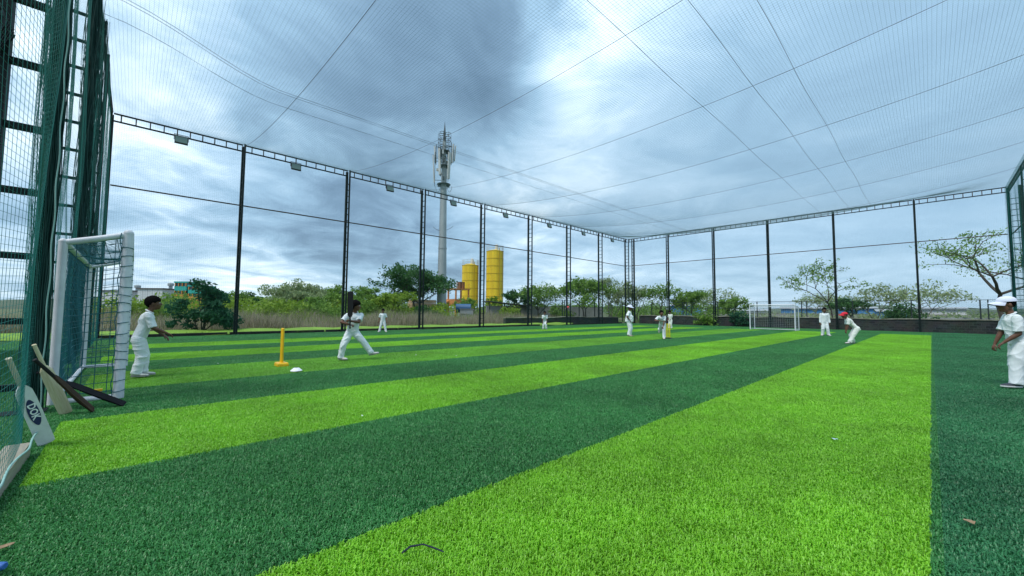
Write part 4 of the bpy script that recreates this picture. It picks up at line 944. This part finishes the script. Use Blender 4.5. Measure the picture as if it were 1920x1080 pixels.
wire_fence('wire fence on posts above the dark far wall', (41.0, 21), (42.5, -9), 2.25, 3.2, .5)
wire_fence('wire fence above the wall left of the far corner', (29, 26.0), (42, 25.2), 2.35, 2.6, .5)

# ------------------------------------------------------------------ telecom monopole
galv = mat('galvanised_steel', (.36, .39, .39), .5, col2=(.27, .30, .30), vscale=.5, metal=.15); panel = mat('antenna_panel', (.55, .55, .52), .5); dkst = mat('dark_bracket_steel', (.05, .055, .06), .6)
mo = empty('telecom_mast', (28.1, 42.5, 0)); tag(mo, 'tall grey telecom monopole crowned with antenna panels', 'telecom mast')
MB().lathe((0, 0, 0), [(.62, 0), (.60, 2.5), (.50, 9), (.46, 11), (.39, 17.2), (.30, 20), (.24, 23.0)], 16).build('pole', galv, mo, True)
MB().lathe((0, 0, 0), [(.75, 0), (.75, .12)], 16).lathe((0, 0, 9), [(.55, 0), (.55, .15)], 16).build('flange', galv, mo)
mb = MB(); 
for i in range(52): mb.box((-.62+.0042*i, -.06, 1.4+i*.30), (.30, .02, .02))
mb.tube([(-.75, -.06, 1.2), (-.53, -.06, 17)], .015, 4).tube([(-.50, -.06, 1.2), (-.36, -.06, 17)], .012, 4); mb.build('climbing_ladder', dkst, mo)
for z, r_ in ((17.3, .86), (19.7, .74), (21.6, .72)):
    mb = MB().lathe((0, 0, z), [(.3, 0), (r_, 0), (r_, .07), (.3, .07)], 20)
    for k_ in range(6): a = k_*math.pi/3; mb.box((math.cos(a)*r_*.6, math.sin(a)*r_*.6, z-.12), (r_*.8, .05, .16), Matrix.Rotation(a, 3, 'Z'))
    mb.build('platform', dkst, mo)
rgm = random.Random(5)
cx_, cy_ = Vector((.725, -.688, 0)), Vector((.688, .725, 0))
for px_, dpth, z0, hh_, wd_ in ((-1.22, .1, 20.2, 2.2, .26), (-1.30, -.2, 17.5, 3.6, .22), (1.08, .0, 20.2, 2.4, .30), (1.32, .4, 20.6, 2.0, .26), (.74, -.6, 17.9, 3.4, .36), (-.42, -.75, 18.4, 1.9, .30), (.1, .9, 18.2, 2.6, .3), (-.7, .8, 20.2, 2.2, .3), (-.5, -.7, 20.4, 1.4, .25)):
    c_ = cx_*px_+cy_*dpth+Vector((0, 0, z0+hh_/2)); rz_ = math.atan2(c_.y, c_.x); Rm = Matrix.Rotation(rz_, 3, 'Z') @ Matrix.Rotation(R(3), 3, 'Y')
    p_ = MB().box(c_, (.14, wd_, hh_), Rm).build('antenna_panel', panel, mo)
    q_ = Vector((c_.x, c_.y, 0)).normalized()*.16; mb = MB().tube([c_-q_+Vector((0, 0, -hh_*.62)), c_-q_+Vector((0, 0, hh_*.62))], .04, 6)
    for s_ in (-.4, .4): mb.tube([c_-q_+Vector((0, 0, s_*hh_)), Vector((0, 0, c_.z+s_*hh_))], .035, 5)
    mb.build('mount', dkst, p_)
for i in range(14):
    a = rgm.uniform(0, 6.28); r_ = rgm.uniform(.4, .85); z = rgm.choice((17.9, 18.7, 19.2, 20.3, 20.9, 21.3))
    MB().box((r_*math.cos(a), r_*math.sin(a), z), (.3, .22, rgm.uniform(.3, .55)), Matrix.Rotation(a, 3, 'Z')).build('radio_unit', rgm.choice((dkst, panel, galv)), mo)
for z, r_ in ((20.9, .80), (22.25, .85), (22.9, .85), (23.4, .85), (24.0, .80)):
    n = 8
    for k_ in range(n):
        a = 2*math.pi*(k_+.5)/n; cc = Vector((math.cos(a)*r_*.6, math.sin(a)*r_*.6, z))
        if k_ % 2: continue
        MB().tube([cc+(Vector((math.cos(b3)*math.cos(a), math.cos(b3)*math.sin(a), 0))*r_*.45+Vector((-math.sin(a), math.cos(a), 0))*math.sin(b3)*r_*.35) for b3 in np.linspace(0, 2*math.pi, 13)], .028, 5).build('guard_ring', dkst, mo)
mb = MB()
for k_ in range(8): a = 2*math.pi*k_/8; mb.tube([(math.cos(a)*.82, math.sin(a)*.82, 20.8), (math.cos(a)*.84, math.sin(a)*.84, 24.05)], .022, 4)
mb.build('guard_rail', dkst, mo)
MB().tube([(0, 0, 23), (0, 0, 24.2), (0, 0, 25.6)], [.16, .14, .015], 6).build('lightning_rod', dkst, mo)
mb = MB()
for s_ in (-1, 1): mb.tube([cx_*s_*(.75+.28*math.cos(b3))+Vector((0, 0, 17.1+.75*-abs(math.sin(b3)))) for b3 in np.linspace(0, math.pi, 10)], .025, 4)
mb.build('feeder_loop', dkst, mo)
mb = MB()
for s_, z in ((-1, 11.3), (1, 11.4)): mb.tube([cx_*s_*.4+Vector((0, 0, z)), cx_*s_*.9+Vector((0, 0, z+.25)), cx_*s_*1.3+Vector((0, 0, z+.55))], .025, 4)
mb.build('step_bracket', dkst, mo)

# ------------------------------------------------------------------ silos and plant yard
syel = mat('silo_yellow', (.58, .38, .012), .55, col2=(.80, .55, .02), vscale=.9, bump=.05, stretch=(2.5, 2.5, .12)); syd = mat('silo_dark_yellow', (.42, .27, .015), .6); rusty = mat('rusty_steel', (.16, .07, .035), .8, var=.3, vscale=2)
def silo(label, x, y, r_, z0, z1, rings):
    e = empty('silo', (x, y, 0)); tag(e, label, 'silo', 'yellow cement silos')
    hgt = z1-z0; nrg = rings
    for i in range(nrg):
        a, c_ = z0+hgt*i/nrg, z0+hgt*(i+1)/nrg-.03; MB().lathe((0, 0, 0), [(r_, a), (r_, c_)], 36).build('shell_ring', syel, e, True)
        MB().lathe((0, 0, 0), [(r_-.01, c_-.03), (r_+.045, c_-.03), (r_+.045, c_+.05), (r_-.01, c_+.05)], 36).build('stiffener', syd, e)
    MB().lathe((0, 0, 0), [(r_, z1-.03), (r_*.6, z1+.25), (.3, z1+.4), (.05, z1+.42)], 36).build('roof', syel, e, True)
    MB().lathe((0, 0, 0), [(.25, .9), (r_, z0)], 36).build('cone', syel, e, True)
    mb = MB()
    for k_ in range(6): a = k_*math.pi/3+.3; mb.tube([(r_*.94*math.cos(a), r_*.94*math.sin(a), 0), (r_*.94*math.cos(a), r_*.94*math.sin(a), z0+.6)], .09, 6)
    mb.build('support_leg', rusty, e)
    mb = MB(); n = 20
    for z in (.55, 1.05): mb.tube([(r_*math.cos(2*math.pi*k_/n), r_*math.sin(2*math.pi*k_/n), z1+z) for k_ in range(n+1)], .028, 5)
    for k_ in range(10): a = 2*math.pi*k_/10; mb.tube([(r_*math.cos(a), r_*math.sin(a), z1), (r_*math.cos(a), r_*math.sin(a), z1+1.05)], .025, 4)
    mb.build('roof_railing', mat('grey_rail', (.42, .42, .36), .6), e)
    MB().lathe((cx_.x*.35, cx_.y*.35, 0), [(.34, z1+.2), (.36, z1+1.1), (.2, z1+1.45), (.05, z1+1.5)], 14).build('dust_filter', mat('filter_grey', (.5, .48, .42), .6), e, True)
    mb = MB(); d = (cx_*.93-cy_*.45).normalized()*(r_+.12); t_ = Vector((-d.y, d.x, 0)).normalized()
    for s_ in (-.18, .18): mb.tube([d+t_*s_+Vector((0, 0, z0-1.5)), d+t_*s_+Vector((0, 0, z1+1))], .025, 4)
    for i in range(int((z1-z0+2)/.5)): mb.tube([d-t_*.18+Vector((0, 0, z0-1.4+i*.5)), d+t_*.18+Vector((0, 0, z0-1.4+i*.5))], .02, 4)
    mb.build('ladder', rusty, e)
    d2 = (cx_*.55-cy_*.84).normalized()*(r_+.06); MB().tube([d2+Vector((0, 0, z0)), d2+Vector((0, 0, z1+.6))], .07, 8).build('fill_pipe', syd, e)
    return e
silo('shorter yellow cement silo right of the telecom monopole', 48.97, 63.9, 1.66, 2.6, 10.3, 5)
silo('taller yellow cement silo with a grey roof filter', 52.55, 60.5, 1.72, 2.6, 13.2, 7)
org = mat('orange_machine_paint', (.50, .20, .06), .6, var=.25, vscale=1.5); e = empty('batching_plant', (36.6, 50.7, 0)); tag(e, 'orange batching machine frame left of the shorter silo', 'machine')
for x_ in (-1.2, 1.2):
    for y_ in (-1, 1): MB().box((x_, y_, 2.2), (.2, .2, 4.4)).build('frame_leg', org, e)
MB().box((0, 0, 2.4), (3, 2.4, 1.1)).build('hopper', org, e); MB().box((0, 0, 4.5), (2.9, 2.3, .14)).build('deck', org, e)
for x_ in (-1.2, 0, 1.2): MB().tube([(x_, -1.1, 4.5), (x_, -1.1, 5.5)], .04, 5).build('railing_post', org, e)
MB().box((.6, .2, 5.1), (.9, .8, 1.2)).build('motor_box', rusty, e); MB().box((-3.4, .6, 2.0), (5.0, .7, .22), Matrix.Rotation(R(-18), 3, 'Y')).build('conveyor', org, e)
e = empty('stepped_stack', (28.0, 47.0, 0)); tag(e, 'tan brick stack behind the monopole foot', 'brick stack'); tan = mat('tan_brick', (.42, .28, .16), .9, var=.2, vscale=3)
for i in range(6): MB().box((0, 0, .3+i*.42), (3.6, 1.2, .38)).build('course', tan, e)
bl = mat('blue_drum', (.03, .10, .22), .5); o = MB().tube([(0, 0, 0), (1.9, 0, 0)], .55, 18).build('water_tank', bl, None, True, loc=(29.9, 41.9, 1.5), rz=R(-43)); tag(o, 'dark blue tank lying beside the monopole foot', 'tank')
blk = mat('whitish_concrete', (.36, .37, .36), .9, col2=(.24, .25, .24), vscale=1.5)
for i, (x, y, sx_, h_, lb) in enumerate([(25.4, 39.7, 2.0, 1.25, 'pale concrete cabin left of the monopole foot'), (28.6, 37.9, 1.5, 1.35, 'pale concrete block right of the monopole foot'), (27.4, 36.6, .9, .8, 'small pale concrete block before the monopole foot')]):
    e = empty('concrete_cabin', (x, y, 0), R(-40)); tag(e, lb, 'concrete block'); MB().box((0, 0, h_/2), (sx_, 1.1, h_)).build('cabin_wall', blk, e); MB().box((0, 0, h_+.04), (sx_+.14, 1.24, .08)).build('lid', conc, e); MB().box((sx_*.2, -.56, h_*.45), (.5, .03, h_*.7)).build('hatch', galv, e)
e = empty('lean_to_shed', (31.2, 33.6, 0), R(-24)); tag(e, 'dark sloping shed roof below the taller silo', 'shed'); rf = mat('dark_roof_sheet', (.07, .07, .075), .7, var=.3, vscale=1.5)
T_ = Matrix.Rotation(R(6), 3, 'Y')
for i in range(9): MB().box((-2.4+i*.6, 0, 2.25-.055*i), (.58, 2.6, .06), T_).build('roof_sheet', rf, e)
for x_ in (-2.5, 0, 2.5):
    for y_ in (-1.2, 1.2): MB().box((x_, y_, 1.0-.02*x_), (.1, .1, 2.0-.16*(x_+2.5)/5)).build('shed_post', fpost, e)
# ------------------------------------------------------------------ far buildings at left
wcl = mat('white_cladding', (.52, .53, .54), .6, var=.06, vscale=.5); rdk = mat('shed_roof_dark', (.10, .09, .09), .7); owl = mat('orange_wall', (.62, .26, .05), .7); twl = mat('teal_wall', (.03, .33, .28), .6); gls = mat('dark_window', (.03, .04, .05), .15, spec=.7)
def shed(label, x, y, w_, d_, h_, rz_):
    e = empty('industrial_shed', (x, y, 0), rz_); tag(e, label, 'shed building', 'sheds on the left skyline'); n = int(w_/1.0)
    for i in range(n): MB().box((-w_/2+(i+.5)*w_/n, 0, h_/2), (w_/n-.05, d_, h_)).build('cladding_panel', wcl, e)
    MB().box((0, 0, h_+.12), (w_+.4, d_+.4, .24)).build('roof', rdk, e); MB().box((0, -d_/2-.04, .6), (w_, .05, 1.0)).build('plinth', rusty, e); MB().lathe((w_*.15, 0, h_+.2), [(.35, 0), (.35, .7), (.6, .8), (.6, 1.3), (.2, 1.5)], 12).build('roof_vent', galv, e); return e
shed('white clad shed on the skyline just right of the near goal', -.4, 125, 7.2, 8, 4.8, R(-46)); shed('taller white clad shed right of the leaning boy', 5.2, 119, 5.6, 8, 5.3, R(-46))
def tower(label, x, y, w_, h_, rz_, floors):
    e = empty('office_block', (x, y, 0), rz_); tag(e, label, 'building', 'orange banded office blocks')
    fh = h_/floors
    for i in range(floors):
        top = i == floors-1; MB().box((0, 0, i*fh+fh*.28), (w_, w_*1.2, fh*.56)).build('wall_band', twl if top else owl, e)
        wb_ = MB().box((0, 0, i*fh+fh*.78), (w_-.2, w_*1.2-.2, fh*.44)).build('window_band', gls, e)
        for k_ in range(4): MB().box((-w_/2+.15+k_*(w_-.3)/3, -w_*.6-.0, i*fh+fh*.78), (.12, .12, fh*.44)).build('mullion', owl, wb_)
    MB().box((0, 0, h_+.15), (w_+.2, w_*1.2+.2, .3)).build('roof', twl, e); return e
tower('orange and grey banded building with teal top at left', 8.0, 110.5, 2.6, 6.6, R(-44), 4); tower('lower teal topped block half behind the tall shrub', 10.4, 108, 3.0, 5.8, R(-44), 4)
# ------------------------------------------------------------------ far sheds on the right
bsh = mat('blue_sheet', (.06, .20, .42), .6, var=.3, vscale=.5); wro = mat('white_roof_sheet', (.30, .32, .34), .6)
def hut(label, x, y, w_, h_, m, rz_):
    e = empty('site_hut', (x, y, 0), rz_); tag(e, label, 'hut', 'low huts on the right skyline'); n = max(3, int(w_/1.1))
    for i in range(n): MB().box((-w_/2+(i+.5)*w_/n, 0, h_/2), (w_/n-.04, 3, h_)).build('sheet', m, e)
    MB().add([(-w_/2-.2, -1.8, h_), (w_/2+.2, -1.8, h_), (w_/2+.2, 0, h_+.35), (-w_/2-.2, 0, h_+.35), (-w_/2-.2, 1.8, h_), (w_/2+.2, 1.8, h_)], [(0, 1, 2, 3), (3, 2, 5, 4)]).build('roof', wro, e)
hut('blue sheet hut right behind the far goal', 89, 16.5, 6.0, 2.0, bsh, R(-80)); hut('blue sheet hut behind the slender tree', 92, 9.0, 5.0, 2.1, bsh, R(-80)); hut('long white roofed hut behind the far goal', 87, 25, 7.0, 1.6, wcl, R(-75)); hut('blue hut seen between the trees right of the bowler', 72, 30.5, 5.0, 2.4, bsh, R(-60)); hut('pale hut beyond the fence at far right', 90, -.5, 6.0, 2.0, wcl, R(-85)); hut('blue hut behind the nearly bare tree', 86, 4.4, 3.4, 1.6, bsh, R(-80))
# corrugated shed seen through the near net
e = empty('corrugated_shed', (-3.3, 13.0, 0)); tag(e, 'pale corrugated sheet shed seen through the near net', 'shed'); cs = mat('pale_sheet', (.40, .46, .48), .5, var=.1, vscale=2)
for i in range(9): MB().box((0, -4+i*1.0, 1.35), (.08, .96, 2.7)).build('sheet', cs, e)
MB().box((-.6, 0, 2.78), (1.9, 9, .08), Matrix.Rotation(R(6), 3, 'Y')).build('roof', cs, e)
# low hill line on the horizon
hm_ = mat('distant_scrub', (.07, .095, .06), 1.0, var=.3, vscale=.02); mb = MB(); n = 160; vs = []
for i in range(n+1):
    a = R(-60)+R(230)*i/n; r_ = 420; z = 5.5+2.2*math.sin(i*.31)+1.3*math.sin(i*.83+1)+.9*math.sin(i*1.9)
    for rr_, zz_ in ((r_-60, -1), (r_-20, z*.6), (r_, z), (r_+60, -1)): vs.append((rr_*math.cos(a), rr_*math.sin(a), zz_))
mb.add(vs, [(i*4+k_, (i+1)*4+k_, (i+1)*4+k_+1, i*4+k_+1) for i in range(n) for k_ in range(3)]); tag(mb.build('hills', hm_, None, True), kind='structure')
